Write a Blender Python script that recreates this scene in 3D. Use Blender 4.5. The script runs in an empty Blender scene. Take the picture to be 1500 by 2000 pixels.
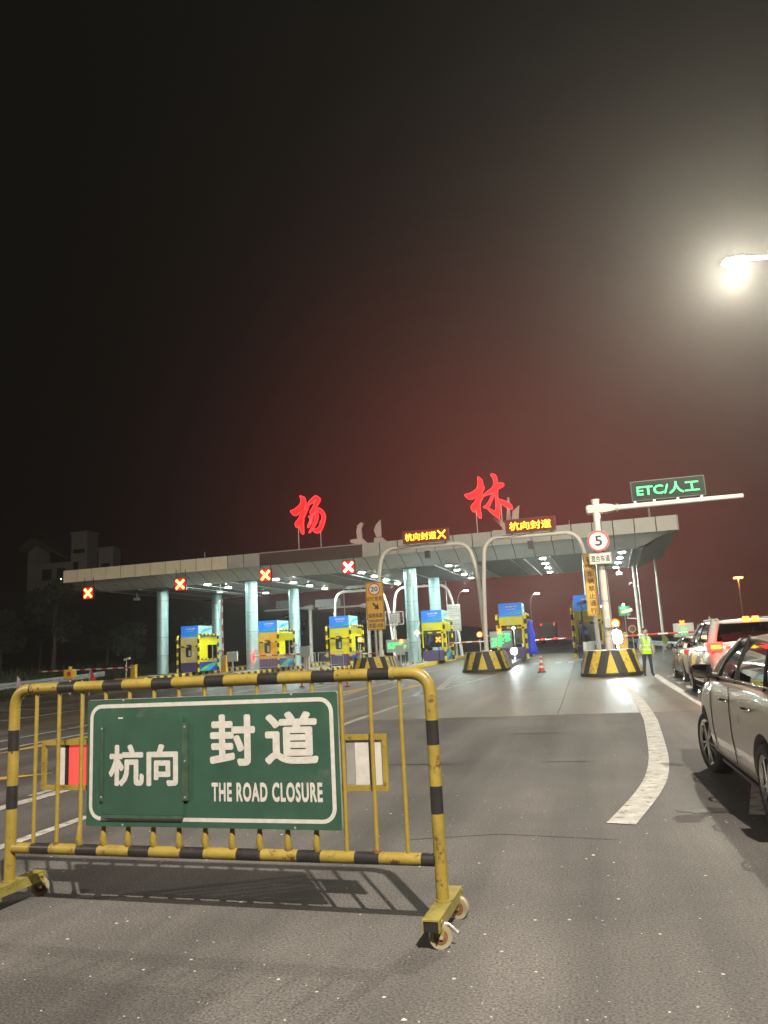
import bpy, bmesh, math, random
from mathutils import Vector, Matrix
from math import sin, cos, pi, radians
random.seed(7)
S = bpy.context.scene
C = S.collection

# ------------------------------------------------------------ camera, world, exposure
CAM_H, PITCH, ROLL, YAW = 1.5, radians(10.13), radians(3.0), radians(14.0)
fwd = Vector((-sin(YAW)*cos(PITCH), cos(YAW)*cos(PITCH), sin(PITCH)))
r0 = Vector((cos(YAW), sin(YAW), 0)); u0 = r0.cross(fwd)
rt = r0*cos(ROLL) - u0*sin(ROLL); up = u0*cos(ROLL) + r0*sin(ROLL)
cd = bpy.data.cameras.new('camera'); cam = bpy.data.objects.new('camera', cd); C.objects.link(cam)
cam.matrix_world = Matrix(((rt.x, up.x, -fwd.x, 0), (rt.y, up.y, -fwd.y, 0), (rt.z, up.z, -fwd.z, CAM_H), (0, 0, 0, 1)))
cd.sensor_fit = 'VERTICAL'; cd.sensor_height = 36; cd.sensor_width = 27; cd.lens = 27.0
cd.clip_start = 0.05; cd.clip_end = 3000
S.camera = cam

W = bpy.data.worlds.new('World'); S.world = W; W.use_nodes = True
nt = W.node_tree; nt.nodes.clear()
out = nt.nodes.new('ShaderNodeOutputWorld'); bg = nt.nodes.new('ShaderNodeBackground')
tc = nt.nodes.new('ShaderNodeTexCoord')
# night sky: faint warm town glow low over the plaza, black overhead
gd = Vector((-.03, .99, .10)).normalized()
dot = nt.nodes.new('ShaderNodeVectorMath'); dot.operation = 'DOT_PRODUCT'; dot.inputs[1].default_value = gd
nt.links.new(tc.outputs['Generated'], dot.inputs[0])
mxx = nt.nodes.new('ShaderNodeMath'); mxx.operation = 'MAXIMUM'; mxx.inputs[1].default_value = 0.0; nt.links.new(dot.outputs['Value'], mxx.inputs[0])
pww = nt.nodes.new('ShaderNodeMath'); pww.operation = 'POWER'; pww.inputs[1].default_value = 24.0; nt.links.new(mxx.outputs[0], pww.inputs[0])
gm = nt.nodes.new('ShaderNodeVectorMath'); gm.operation = 'SCALE'; gm.inputs[0].default_value = (.150, .030, .024); nzw = nt.nodes.new('ShaderNodeTexNoise'); nzw.inputs['Scale'].default_value = 2.2; nzw.inputs['Detail'].default_value = 4; nt.links.new(tc.outputs['Generated'], nzw.inputs['Vector'])
mrw = nt.nodes.new('ShaderNodeMapRange'); mrw.inputs[3].default_value = .72; mrw.inputs[4].default_value = 1.28; nt.links.new(nzw.outputs['Fac'], mrw.inputs[0])
mmw = nt.nodes.new('ShaderNodeMath'); mmw.operation = 'MULTIPLY'; nt.links.new(pww.outputs[0], mmw.inputs[0]); nt.links.new(mrw.outputs[0], mmw.inputs[1])
nt.links.new(mmw.outputs[0], gm.inputs['Scale'])
nt.links.new(gm.outputs[0], bg.inputs[0]); bg.inputs[1].default_value = 1.0
nt.links.new(bg.outputs[0], out.inputs[0])

S.view_settings.view_transform = 'Standard'; S.view_settings.look = 'None'
S.view_settings.exposure = 0.0; S.view_settings.gamma = 1.0; S.view_settings.use_curve_mapping = False
S.render.engine = 'CYCLES'
cy = S.cycles; cy.use_denoising = True; cy.max_bounces = 5; cy.diffuse_bounces = 2; cy.glossy_bounces = 3
cy.transparent_max_bounces = 12; cy.volume_bounces = 0; cy.sample_clamp_indirect = 4; cy.caustics_reflective = False; cy.caustics_refractive = False
HAZE_DENSITY = 0.0014

# ------------------------------------------------------------ helpers
def gz(y): return 0.0 if y < 25 else min(0.012*(y-25), 1.2)

def tag(o, label=None, cat=None, group=None, kind=None):
    if label: o['label'] = label
    if cat: o['category'] = cat
    if group: o['group'] = group
    if kind: o['kind'] = kind
    return o
def thing(name, label, cat, loc=(0, 0, 0), rz=0.0, group=None):
    o = bpy.data.objects.new(name, None); C.objects.link(o); o.empty_display_size = .3
    o.location = loc; o.rotation_euler = (0, 0, rz)
    return tag(o, label, cat, group)
def inst(name, mesh, parent, loc=(0, 0, 0), rot=(0, 0, 0), scale=(1, 1, 1)):
    o = bpy.data.objects.new(name, mesh); C.objects.link(o); o.parent = parent
    o.location = loc; o.rotation_euler = rot; o.scale = scale
    return o
def kids(o): return [c for c in bpy.data.objects if c.parent == o]
def copy_tree(o, parent=None, _idx=None):
    if _idx is None:
        _idx = {}
        for c in bpy.data.objects:
            if c.parent: _idx.setdefault(c.parent.name, []).append(c)
    c = o.copy(); C.objects.link(c)
    if parent: c.parent = parent
    for ch in _idx.get(o.name, []): copy_tree(ch, c, _idx)
    return c

class MB:
    """collects shapes, links them as ONE mesh"""
    def __init__(s): s.v = []; s.f = []; s.m = []; s.sm = []
    def add(s, vs, fs, mi=0, smooth=False):
        n = len(s.v); s.v += [tuple(v) for v in vs]
        for k, f in enumerate(fs):
            s.f.append([i+n for i in f]); s.m.append(mi[k] if isinstance(mi, list) else mi); s.sm.append(smooth)
        return s
    def box(s, a, b, mi=0, M=None):
        (x0, y0, z0), (x1, y1, z1) = a, b
        vs = [(x0,y0,z0),(x1,y0,z0),(x1,y1,z0),(x0,y1,z0),(x0,y0,z1),(x1,y0,z1),(x1,y1,z1),(x0,y1,z1)]
        if M: vs = [M @ Vector(v) for v in vs]
        return s.add(vs, [(0,3,2,1),(4,5,6,7),(0,1,5,4),(1,2,6,5),(2,3,7,6),(3,0,4,7)], mi)
    def bbox(s, a, b, r=0.02, mi=0):
        """box with chamfered edges"""
        bm = bmesh.new(); bmesh.ops.create_cube(bm, size=1)
        for v in bm.verts: v.co = Vector([(a[i]+b[i])/2 + v.co[i]*(b[i]-a[i]) for i in range(3)])
        bmesh.ops.bevel(bm, geom=bm.edges[:], offset=r, segments=2, profile=.6, affect='EDGES')
        bm.verts.ensure_lookup_table()
        s.add([v.co for v in bm.verts], [[v.index for v in f.verts] for f in bm.faces], mi); bm.free(); return s
    def tube(s, pts, r, n=12, mi=0, bands=None, cap=True, smooth=True, ry=None):
        """pts: path; r: radius or list; bands: f(arc length)->material index"""
        P = [Vector(p) for p in pts]
        if bands:
            Q = [P[0]]; 
            for a, b in zip(P, P[1:]):
                k = max(1, int((b-a).length/0.012))
                Q += [a.lerp(b, (i+1)/k) for i in range(k)] if (b-a).length > .05 else [b]
            P = Q
        rs = r if isinstance(r, (list, tuple)) else [r]*len(P)
        if len(rs) != len(P): rs = [rs[0]]*len(P)
        vs = []; fs = []; mis = []; L = 0; prev = None
        for i, p in enumerate(P):
            t = (P[min(i+1, len(P)-1)] - P[max(i-1, 0)]).normalized()
            if prev is None:
                a = Vector((0, 0, 1)) if abs(t.z) < .9 else Vector((1, 0, 0)); u = t.cross(a).normalized()
            else:
                u = (prev - t*prev.dot(t)).normalized()
            prev = u; w = t.cross(u)
            for k in range(n):
                an = 2*pi*k/n; vs.append(p + (u*cos(an) + w*sin(an))*rs[i])
            if i:
                L2 = L + (P[i]-P[i-1]).length; m = bands((L+L2)/2, (P[i]+P[i-1])/2) if bands else mi; L = L2
                for k in range(n):
                    fs.append(((i-1)*n+k, (i-1)*n+(k+1) % n, i*n+(k+1) % n, i*n+k)); mis.append(m)
        s.add(vs, fs, mis, smooth)
        if cap:
            s.add(vs[:n], [tuple(range(n))[::-1]], mis[0]); s.add(vs[-n:], [tuple(range(n))], mis[-1])
        return s
    def prism(s, poly, y0, y1, mi=0, fm=None):
        """polygon in (x,z) extruded along y"""
        n = len(poly); vs = [(x, y0, z) for x, z in poly] + [(x, y1, z) for x, z in poly]
        s.add(vs, [tuple(range(n)), tuple(range(2*n-1, n-1, -1))], mi if fm is None else fm)
        return s.add(vs, [(i, i+n, (i+1) % n+n, (i+1) % n) for i in range(n)], mi)
    def rev(s, prof, n=36, mi=0):
        """profile of (x, radius) turned round the x axis"""
        vs = [(x, r*cos(2*pi*k/n), r*sin(2*pi*k/n)) for x, r in prof for k in range(n)]; m = len(prof)
        s.add(vs, [(i*n+k, i*n+(k+1) % n, (i+1)*n+(k+1) % n, (i+1)*n+k) for i in range(m-1) for k in range(n)], mi, True)
        s.add(vs[:n], [tuple(range(n))], mi); return s.add(vs[-n:], [tuple(range(n))], mi)
    def sphere(s, c, r, n=12, mi=0, sc=(1, 1, 1)):
        vs = []; m = n//2
        for i in range(m+1):
            a = pi*i/m
            for k in range(n): vs.append((c[0]+r*sc[0]*sin(a)*cos(2*pi*k/n), c[1]+r*sc[1]*sin(a)*sin(2*pi*k/n), c[2]+r*sc[2]*cos(a)))
        return s.add(vs, [(i*n+k, (i+1)*n+k, (i+1)*n+(k+1) % n, i*n+(k+1) % n) for i in range(m) for k in range(n)], mi, True)
    def mesh(s, name, mats):
        me = bpy.data.meshes.new(name); me.from_pydata(s.v, [], s.f)
        for m in (mats if isinstance(mats, (list, tuple)) else [mats]): me.materials.append(m)
        for p, mi, sm in zip(me.polygons, s.m, s.sm): p.material_index = mi; p.use_smooth = sm
        me.update(); return me
    def build(s, name, mats, parent=None, loc=(0, 0, 0), rot=(0, 0, 0)):
        o = bpy.data.objects.new(name, s.mesh(name, mats)); C.objects.link(o)
        if parent: o.parent = parent
        o.location = loc; o.rotation_euler = rot
        return o

def arc(cx, cz, r, a0, a1, n=6):
    return [(cx + r*cos(radians(a0+(a1-a0)*i/n)), cz + r*sin(radians(a0+(a1-a0)*i/n))) for i in range(n+1)]
def rrect(x0, z0, x1, z1, r, n=5):
    return arc(x1-r, z1-r, r, 0, 90, n) + arc(x0+r, z1-r, r, 90, 180, n) + arc(x0+r, z0+r, r, 180, 270, n) + arc(x1-r, z0+r, r, 270, 360, n)
def ringframe(mb, outer, inner, y0, y1, mi=0):
    """frame between two equal-length loops in xz"""
    n = len(outer)
    vs = [(x, y0, z) for x, z in outer] + [(x, y0, z) for x, z in inner] + [(x, y1, z) for x, z in outer] + [(x, y1, z) for x, z in inner]
    fs = []
    for i in range(n):
        j = (i+1) % n
        fs += [(i, n+i, n+j, j), (2*n+i, 2*n+j, 3*n+j, 3*n+i), (i, j, 2*n+j, 2*n+i), (n+i, 3*n+i, 3*n+j, n+j)]
    return mb.add(vs, fs, mi)

# ------------------------------------------------------------ materials
def mat(name, col, rough=.6, metal=0., var=.0, vscale=3., bump=0., bscale=40., emit=None, es=0., dirt=None, dthr=.6, dscale=4., coat=0., spec=.5):
    m = bpy.data.materials.new(name); m.use_nodes = True; t = m.node_tree; b = t.nodes['Principled BSDF']
    N = t.nodes.new; L = t.links.new
    b.inputs['Roughness'].default_value = rough; b.inputs['Metallic'].default_value = metal
    b.inputs['Coat Weight'].default_value = coat; b.inputs['Specular IOR Level'].default_value = spec
    b.inputs['Base Color'].default_value = (*col, 1)
    co = N('ShaderNodeTexCoord')
    src = None
    if var:
        nz = N('ShaderNodeTexNoise'); nz.inputs['Scale'].default_value = vscale; nz.inputs['Detail'].default_value = 6; nz.inputs['Roughness'].default_value = .65
        L(co.outputs['Object'], nz.inputs['Vector'])
        mx = N('ShaderNodeMix'); mx.data_type = 'RGBA'
        mx.inputs['A'].default_value = (*[max(0, c*(1-var)) for c in col], 1); mx.inputs['B'].default_value = (*[min(1, c*(1+var*.6)) for c in col], 1)
        mr = N('ShaderNodeMapRange'); mr.inputs[1].default_value = .3; mr.inputs[2].default_value = .7; L(nz.outputs['Fac'], mr.inputs[0])
        L(mr.outputs[0], mx.inputs['Factor']); src = mx.outputs['Result']
        ma = N('ShaderNodeMapRange'); ma.inputs[3].default_value = max(.02, rough-.12); ma.inputs[4].default_value = min(1, rough+.15)
        L(nz.outputs['Fac'], ma.inputs[0]); L(ma.outputs[0], b.inputs['Roughness'])
    if dirt:
        n2 = N('ShaderNodeTexNoise'); n2.inputs['Scale'].default_value = dscale; n2.inputs['Detail'].default_value = 8; n2.inputs['Roughness'].default_value = .75
        L(co.outputs['Object'], n2.inputs['Vector'])
        r2 = N('ShaderNodeMapRange'); r2.inputs[1].default_value = dthr; r2.inputs[2].default_value = dthr+.07; L(n2.outputs['Fac'], r2.inputs[0])
        m2 = N('ShaderNodeMix'); m2.data_type = 'RGBA'; L(r2.outputs[0], m2.inputs['Factor'])
        if src: L(src, m2.inputs['A'])
        else: m2.inputs['A'].default_value = (*col, 1)
        m2.inputs['B'].default_value = (*dirt, 1); src = m2.outputs['Result']
    if src: L(src, b.inputs['Base Color'])
    if bump:
        n3 = N('ShaderNodeTexNoise'); n3.inputs['Scale'].default_value = bscale; n3.inputs['Detail'].default_value = 4; L(co.outputs['Object'], n3.inputs['Vector'])
        bp = N('ShaderNodeBump'); bp.inputs['Strength'].default_value = bump; bp.inputs['Distance'].default_value = .01; L(n3.outputs['Fac'], bp.inputs['Height']); L(bp.outputs[0], b.inputs['Normal'])
    if emit:
        b.inputs['Emission Color'].default_value = (*emit, 1); b.inputs['Emission Strength'].default_value = es
    return m
def ground_mat(name, col, rough, speck, spthr, streak, bumpd):
    m = bpy.data.materials.new(name); m.use_nodes = True; t = m.node_tree; b = t.nodes['Principled BSDF']; N = t.nodes.new; L = t.links.new
    co = N('ShaderNodeTexCoord')
    big = N('ShaderNodeTexNoise'); big.inputs['Scale'].default_value = .45; big.inputs['Detail'].default_value = 8; big.inputs['Roughness'].default_value = .6
    mp = N('ShaderNodeMapping'); mp.inputs['Scale'].default_value = streak; L(co.outputs['Object'], mp.inputs[0]); L(mp.outputs[0], big.inputs['Vector'])
    fine = N('ShaderNodeTexNoise'); fine.inputs['Scale'].default_value = 75; fine.inputs['Detail'].default_value = 5; L(co.outputs['Object'], fine.inputs['Vector'])
    c1 = N('ShaderNodeMix'); c1.data_type = 'RGBA'; c1.inputs['A'].default_value = (*[c*.62 for c in col], 1); c1.inputs['B'].default_value = (*[c*1.25 for c in col], 1)
    r1 = N('ShaderNodeMapRange'); r1.inputs[1].default_value = .3; r1.inputs[2].default_value = .7; L(big.outputs['Fac'], r1.inputs[0]); L(r1.outputs[0], c1.inputs['Factor'])
    c2 = N('ShaderNodeMix'); c2.data_type = 'RGBA'; c2.blend_type = 'MULTIPLY'; c2.inputs['Factor'].default_value = 1; L(c1.outputs['Result'], c2.inputs['A'])
    cr = N('ShaderNodeMapRange'); cr.inputs[1].default_value = .3; cr.inputs[2].default_value = .7; cr.inputs[3].default_value = .38; cr.inputs[4].default_value = 1.62; L(fine.outputs['Fac'], cr.inputs[0])
    L(cr.outputs[0], c2.inputs['B'])
    # long worn wheel tracks
    tk = N('ShaderNodeTexNoise'); tk.inputs['Scale'].default_value = 1.0; tk.inputs['Detail'].default_value = 5; mt = N('ShaderNodeMapping'); mt.inputs['Scale'].default_value = (1.5, .10, 1); L(co.outputs['Object'], mt.inputs[0]); L(mt.outputs[0], tk.inputs['Vector'])
    tr = N('ShaderNodeMapRange'); tr.inputs[1].default_value = .32; tr.inputs[2].default_value = .68; tr.inputs[3].default_value = .58; tr.inputs[4].default_value = 1.26; L(tk.outputs['Fac'], tr.inputs[0])
    c2b = N('ShaderNodeMix'); c2b.data_type = 'RGBA'; c2b.blend_type = 'MULTIPLY'; c2b.inputs['Factor'].default_value = 1; L(c2.outputs['Result'], c2b.inputs['A']); L(tr.outputs[0], c2b.inputs['B']); c2 = c2b
    # pale stone chips
    vo = N('ShaderNodeTexVoronoi'); vo.inputs['Scale'].default_value = speck; L(co.outputs['Object'], vo.inputs['Vector'])
    sr = N('ShaderNodeSeparateColor'); L(vo.outputs['Color'], sr.inputs[0])
    gt = N('ShaderNodeMath'); gt.operation = 'GREATER_THAN'; gt.inputs[1].default_value = spthr; L(sr.outputs[0], gt.inputs[0])
    lt = N('ShaderNodeMath'); lt.operation = 'LESS_THAN'; lt.inputs[1].default_value = .22; L(vo.outputs['Distance'], lt.inputs[0])
    ml = N('ShaderNodeMath'); ml.operation = 'MULTIPLY'; L(gt.outputs[0], ml.inputs[0]); L(lt.outputs[0], ml.inputs[1])
    c3 = N('ShaderNodeMix'); c3.data_type = 'RGBA'; L(ml.outputs[0], c3.inputs['Factor']); L(c2.outputs['Result'], c3.inputs['A']); c3.inputs['B'].default_value = (.42, .38, .33, 1)
    L(c3.outputs['Result'], b.inputs['Base Color'])
    rr = N('ShaderNodeMapRange'); rr.inputs[3].default_value = rough-.15; rr.inputs[4].default_value = rough+.12; L(big.outputs['Fac'], rr.inputs[0]); L(rr.outputs[0], b.inputs['Roughness'])
    bp = N('ShaderNodeBump'); bp.inputs['Strength'].default_value = .55; bp.inputs['Distance'].default_value = bumpd; L(fine.outputs['Fac'], bp.inputs['Height']); L(bp.outputs[0], b.inputs['Normal'])
    return m
def glow(name, col, s): return mat(name, (0.02, 0.02, 0.02), .5, emit=col, es=s)
def glass_mat(name, tint, tr=.6):
    m = bpy.data.materials.new(name); m.use_nodes = True; t = m.node_tree; t.nodes.clear(); N = t.nodes.new; L = t.links.new
    o = N('ShaderNodeOutputMaterial'); mx = N('ShaderNodeMixShader'); a = N('ShaderNodeBsdfTransparent'); g = N('ShaderNodeBsdfGlossy'); fr = N('ShaderNodeFresnel')
    a.inputs[0].default_value = (*tint, 1); g.inputs['Roughness'].default_value = .03; fr.inputs[0].default_value = 1.5
    L(fr.outputs[0], mx.inputs[0]); L(a.outputs[0], mx.inputs[1]); L(g.outputs[0], mx.inputs[2]); L(mx.outputs[0], o.inputs[0]); return m

M = {}
M['asphalt'] = ground_mat('asphalt', (.098, .090, .087), .82, 22, .985, (1, 1, 1), .006)
M['concrete'] = ground_mat('concrete_paving', (.128, .101, .078), .50, 12, .995, (1, .35, 1), .003)
M['terrain'] = mat('dark_soil', (.035, .04, .02), .95, var=.5, vscale=.8, bump=.6, bscale=3)
M['grass'] = mat('grass_blade', (.055, .075, .025), .8, var=.4, vscale=2)
M['paint_white'] = mat('road_paint_white', (.44, .42, .395), .7, var=.4, vscale=5, dirt=(.15, .135, .12), dthr=.535, dscale=8)
M['paint_yellow'] = mat('road_paint_yellow', (.62, .36, .07), .7, var=.25, vscale=6, dirt=(.14, .11, .08), dthr=.57, dscale=9)
M['kerb'] = mat('kerb_concrete', (.30, .28, .25), .8, var=.3, vscale=2, bump=.3)
M['kerb_yellow'] = mat('kerb_yellow', (.75, .52, .03), .6, var=.2, vscale=3)
M['kerb_black'] = mat('kerb_black', (.03, .03, .03), .6, var=.3, vscale=3)
M['y_paint'] = mat('barrier_yellow', (.26, .19, .034), .42, var=.22, vscale=7, dirt=(.075, .04, .022), dthr=.575, dscale=10, bump=.14, bscale=45)
M['y_olive'] = mat('barrier_foot_yellow', (.23, .19, .045), .5, var=.3, vscale=9, dirt=(.10, .08, .03), dthr=.58, dscale=12)
M['k_paint'] = mat('barrier_black', (.022, .020, .020), .38, var=.3, vscale=8, dirt=(.12, .075, .03), dthr=.62, dscale=8)
M['sign_green'] = mat('sign_green', (.026, .072, .048), .46, var=.22, vscale=5, dirt=(.055, .085, .065), dthr=.60, dscale=3.5)
M['plate_green'] = mat('plate_green', (.023, .067, .044), .5, var=.12, vscale=5)
M['sign_white'] = mat('sign_white', (.47, .45, .42), .55, var=.16, vscale=22, dirt=(.28, .25, .22), dthr=.63, dscale=12)
M['rail_green'] = mat('rail_green', (.07, .12, .085), .35, metal=.4, var=.3, vscale=12)
M['grey_metal'] = mat('grey_metal', (.40, .40, .39), .4, metal=.5, var=.2, vscale=4)
M['alu'] = mat('aluminium_sheet', (.62, .60, .56), .42, metal=.35, var=.12, vscale=3)
M['red_refl_glow'] = mat('red_reflector_glow', (.62, .06, .05), .4, emit=(1, .10, .09), es=.35)  # red plate; emission put in for the light it throws back
M['wheel_grey'] = mat('caster_wheel', (.30, .26, .17), .55, var=.2, vscale=20)
M['rust'] = mat('rust', (.16, .07, .03), .8, var=.4, vscale=15)
M['white_steel'] = mat('white_steel', (.66, .62, .56), .45, var=.10, vscale=2, dirt=(.34, .29, .24), dthr=.66, dscale=3)
M['column'] = mat('column_cladding', (.44, .66, .68), .30, metal=.35, var=.10, vscale=1.2)
M['joint'] = mat('panel_joint', (.12, .12, .12), .7)
M['fascia'] = mat('fascia_panel', (.50, .47, .43), .45, metal=.0, var=.16, vscale=.9, dirt=(.30, .27, .24), dthr=.60, dscale=1.4)
M['fascia_cream_lit'] = mat('fascia_panel_cream_lit', (.88, .78, .58), .5, metal=.0, var=.12, vscale=.8)  # cream panels, colour also brightened to stand in for lamp light
M['soffit'] = mat('soffit_panel', (.62, .63, .61), .38, metal=.25, var=.12, vscale=.9, dirt=(.44, .43, .40), dthr=.60, dscale=1.1)
M['ceiling'] = mat('ceiling_strip', (.30, .28, .27), .5, metal=.2, var=.12, vscale=.8)
M['ceil_dark'] = mat('ceiling_void', (.05, .05, .05), .8)
M['dark_board'] = mat('name_board', (.10, .055, .045), .5, var=.1, vscale=1)
M['lamp_cold'] = glow('ceiling_lamp_glow', (.84, 1.0, .93), 850)
M['lamp_warm'] = glow('street_lamp_glow', (1.0, .93, .72), 160)
M['lamp_far'] = glow('far_lamp_glow', (1.0, .93, .72), 90)
M['lamp_orange'] = glow('sodium_lamp_glow', (1.0, .33, .03), 90)
M['beacon'] = glow('amber_beacon_glow', (1.0, .42, .07), 12)
M['amber_halo'] = glow('amber_halo_glow', (1.0, .16, .0), 2.2)  # orange halo of the beacon, built as a glowing disc
M['flood'] = glow('flood_lamp_glow', (.88, 1.0, .98), 300)
M['led_cross'] = glow('led_cross', (1.0, .55, .16), 3.6)
M['led_cross_w'] = glow('led_cross_bright', (1.0, .70, .50), 5.0)
M['led_red_halo'] = glow('led_red_halo', (1.0, .008, .006), 1.1)  # red halo of the lit cross, put into the display colour
M['led_yellow'] = glow('led_yellow', (1.0, .72, .03), 2.6)
M['led_back_bleed'] = mat('led_red_back_bleed', (.02, .006, .006), .8, emit=(1, .02, .012), es=.24)  # dark panel; its red emission stands for glow bleeding from the letters
M['led_green'] = glow('led_green', (.02, 1.0, .20), 2.8)
M['led_greenback'] = mat('led_green_back', (.006, .008, .006), .8, emit=(.05, .5, .2), es=.03)
M['neon'] = glow('neon_red', (1.0, .006, .006), 2.4)
M['neon_edge'] = glow('neon_red_edge', (1.0, .035, .045), 3.2)
M['sign_yellow'] = mat('sign_yellow', (.70, .38, .04), .5, var=.12, vscale=3)
M['sign_black'] = mat('sign_black', (.02, .018, .018), .6)
M['sign_red'] = mat('sign_red', (.55, .03, .03), .5)
M['plate_white'] = mat('plate_white', (.74, .70, .64), .5, var=.08, vscale=5)
M['booth_yellow'] = mat('booth_yellow', (.90, .80, .01), .42, var=.08, vscale=2)
M['booth_amber'] = mat('booth_amber', (.86, .48, .02), .45, var=.10, vscale=2)
M['booth_cream'] = mat('booth_cream', (.72, .58, .24), .5, var=.10, vscale=2)
M['booth_purple'] = mat('booth_purple', (.10, .06, .18), .5, var=.2, vscale=3)
M['booth_blue'] = mat('booth_blue', (.05, .06, .50), .45, var=.1, vscale=3)
M['sw_green'] = mat('swoosh_green', (.10, .62, .10), .45)
M['sw_cyan'] = mat('swoosh_cyan', (.02, .42, .70), .45)
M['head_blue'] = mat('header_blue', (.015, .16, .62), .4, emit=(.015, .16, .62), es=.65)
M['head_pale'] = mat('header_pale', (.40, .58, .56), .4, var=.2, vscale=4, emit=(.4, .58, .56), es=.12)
M['pipe_yellow'] = mat('guard_yellow', (.86, .66, .01), .4, var=.1, vscale=6)
M['pipe_black'] = mat('guard_black', (.03, .025, .02), .4)
M['win_dark'] = mat('booth_window', (.05, .05, .07), .08, coat=.5)
M['cab_grey'] = mat('cabinet_grey', (.46, .52, .50), .5, var=.1, vscale=3)
M['cab_pink'] = mat('cabinet_cream', (.62, .46, .36), .5, var=.15, vscale=3)
M['cab_orange'] = mat('cabinet_orange', (.72, .42, .03), .45, var=.15, vscale=3)
M['boom_white'] = mat('boom_white', (.78, .78, .76), .45)
M['boom_red'] = mat('boom_red', (.62, .05, .04), .45)
M['cone_red'] = mat('cone_red', (.62, .06, .05), .5, var=.1, vscale=8)
M['rubber'] = mat('rubber', (.02, .02, .02), .75, var=.3, vscale=20)
M['galv'] = mat('galvanised_steel', (.50, .52, .52), .42, metal=.6, var=.2, vscale=3)
M['car_gold'] = mat('champagne_car_paint', (.50, .435, .385), .32, metal=.35, var=.06, vscale=3, coat=.7, dirt=(.26, .22, .18), dthr=.6, dscale=5)
M['car_white'] = mat('white_car_paint', (.62, .58, .54), .25, metal=.15, coat=.9)
M['car_dark'] = mat('car_trim_black', (.02, .018, .018), .4)
M['chrome'] = mat('chrome', (.75, .75, .73), .12, metal=1)
M['rim'] = mat('alloy_rim', (.55, .55, .54), .25, metal=.9)
M['tail_on'] = glow('tail_lamp_lit', (1.0, .005, .003), 32)
M['tail_core'] = glow('tail_lamp_core', (1.0, .13, .012), 9)
M['tail_off'] = mat('tail_lamp_red', (.5, .02, .02), .2, coat=1, emit=(1, .05, .03), es=.25)
M['glass'] = glass_mat('car_glass', (.42, .38, .38))
M['glass_d'] = glass_mat('car_glass_dark', (.10, .07, .07))
M['seat'] = mat('seat_cloth', (.06, .05, .05), .9)
M['skin'] = mat('skin', (.46, .27, .19), .6)
M['hair'] = mat('hair', (.015, .012, .01), .6)
M['shirt'] = mat('shirt_blue', (.20, .30, .48), .8, var=.2, vscale=12)
M['trouser'] = mat('trouser_navy', (.035, .035, .055), .85, var=.3, vscale=12)
M['vest'] = mat('vest_lime', (.42, .80, .02), .7, var=.15, vscale=14)
M['vest_band'] = mat('vest_band', (.75, .76, .70), .35)
M['shoe'] = mat('shoe_black', (.02, .02, .02), .35)
M['leaf'] = mat('leaf', (.045, .065, .022), .7, var=.5, vscale=1.5)
M['bark'] = mat('bark', (.09, .07, .05), .9, var=.4, vscale=6, bump=.5, bscale=20)
M['wall_pale'] = mat('pale_render_wall', (.48, .45, .41), .85, var=.12, vscale=.4)
M['wall_win'] = mat('dark_window', (.03, .03, .035), .2)
M['roof_tile'] = mat('dark_roof', (.16, .14, .12), .8, var=.3, vscale=1.5)
M['flag_red'] = mat('flag_red', (.55, .05, .05), .8)
M['flag_pink'] = mat('flag_pink', (.62, .42, .48), .8)
M['flag_green'] = mat('flag_green', (.35, .55, .08), .8)
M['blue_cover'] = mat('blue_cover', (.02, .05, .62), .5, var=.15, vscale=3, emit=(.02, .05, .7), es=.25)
M['orange_post'] = mat('delineator_orange', (.60, .08, .04), .55)
M['stain'] = mat('oil_stain', (.030, .026, .024), .6, var=.2, vscale=4)
M['booth_lamp'] = glow('booth_lamp_glow', (.95, 1.0, .92), 9)
M['monitor'] = glow('monitor_glow', (.2, .45, 1.0), 1.5)

_txt = {}
def text_mesh(body, w, h, depth, material, bold=0.0, spacing=1.0):
    """lettering as a mesh in the xz plane facing -y, centred, scaled to w x h"""
    key = (body, round(w, 3), round(h, 3), material.name)
    if key in _txt: return _txt[key]
    cu = bpy.data.curves.new('lettering', 'FONT'); cu.body = body; cu.size = 1; cu.space_character = spacing; cu.resolution_u = 3
    o = bpy.data.objects.new('lettering', cu); C.objects.link(o)
    bpy.context.view_layer.update()
    me = bpy.data.meshes.new_from_object(o.evaluated_get(bpy.context.evaluated_depsgraph_get()))
    bpy.data.objects.remove(o); bpy.data.curves.remove(cu)
    xs = [v.co.x for v in me.vertices]; ys = [v.co.y for v in me.vertices]
    cx, cy_ = (min(xs)+max(xs))/2, (min(ys)+max(ys))/2; sx, sy = w/(max(xs)-min(xs)+2*bold), h/(max(ys)-min(ys)+2*bold)
    base = [(v.co.x-cx, v.co.y-cy_) for v in me.vertices]; faces = [tuple(p.vertices) for p in me.polygons]; bpy.data.meshes.remove(me)
    # heavier strokes: the same outlines laid over each other, each a hair in front of the last
    shifts = [(0, 0)] if not bold else [(bold*cos(radians(22.5+45*k)), bold*sin(radians(22.5+45*k))) for k in range(8)]
    mb = MB(); st_ = min(.0004, depth/12)
    for k, (dx, dy) in enumerate(shifts):
        mb.add([((x+dx)*sx, -depth-k*st_, (y+dy)*sy) for x, y in base], faces)
    me = mb.mesh('lettering', material)
    _txt[key] = me
    return me
def lettering(parent, body, x0, x1, z0, z1, y, material, depth=.004, bold=0.0, name='lettering', spacing=1.0):
    return inst(name, text_mesh(body, x1-x0, z1-z0, depth, material, bold, spacing), parent, ((x0+x1)/2, y, (z0+z1)/2))

def point_light(name, loc, power, col, r=.15, parent=None):
    l = bpy.data.lights.new(name, 'POINT'); l.energy = power; l.color = col; l.shadow_soft_size = r
    o = bpy.data.objects.new(name, l); C.objects.link(o); o.location = loc
    if parent: o.parent = parent
    return o
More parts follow.
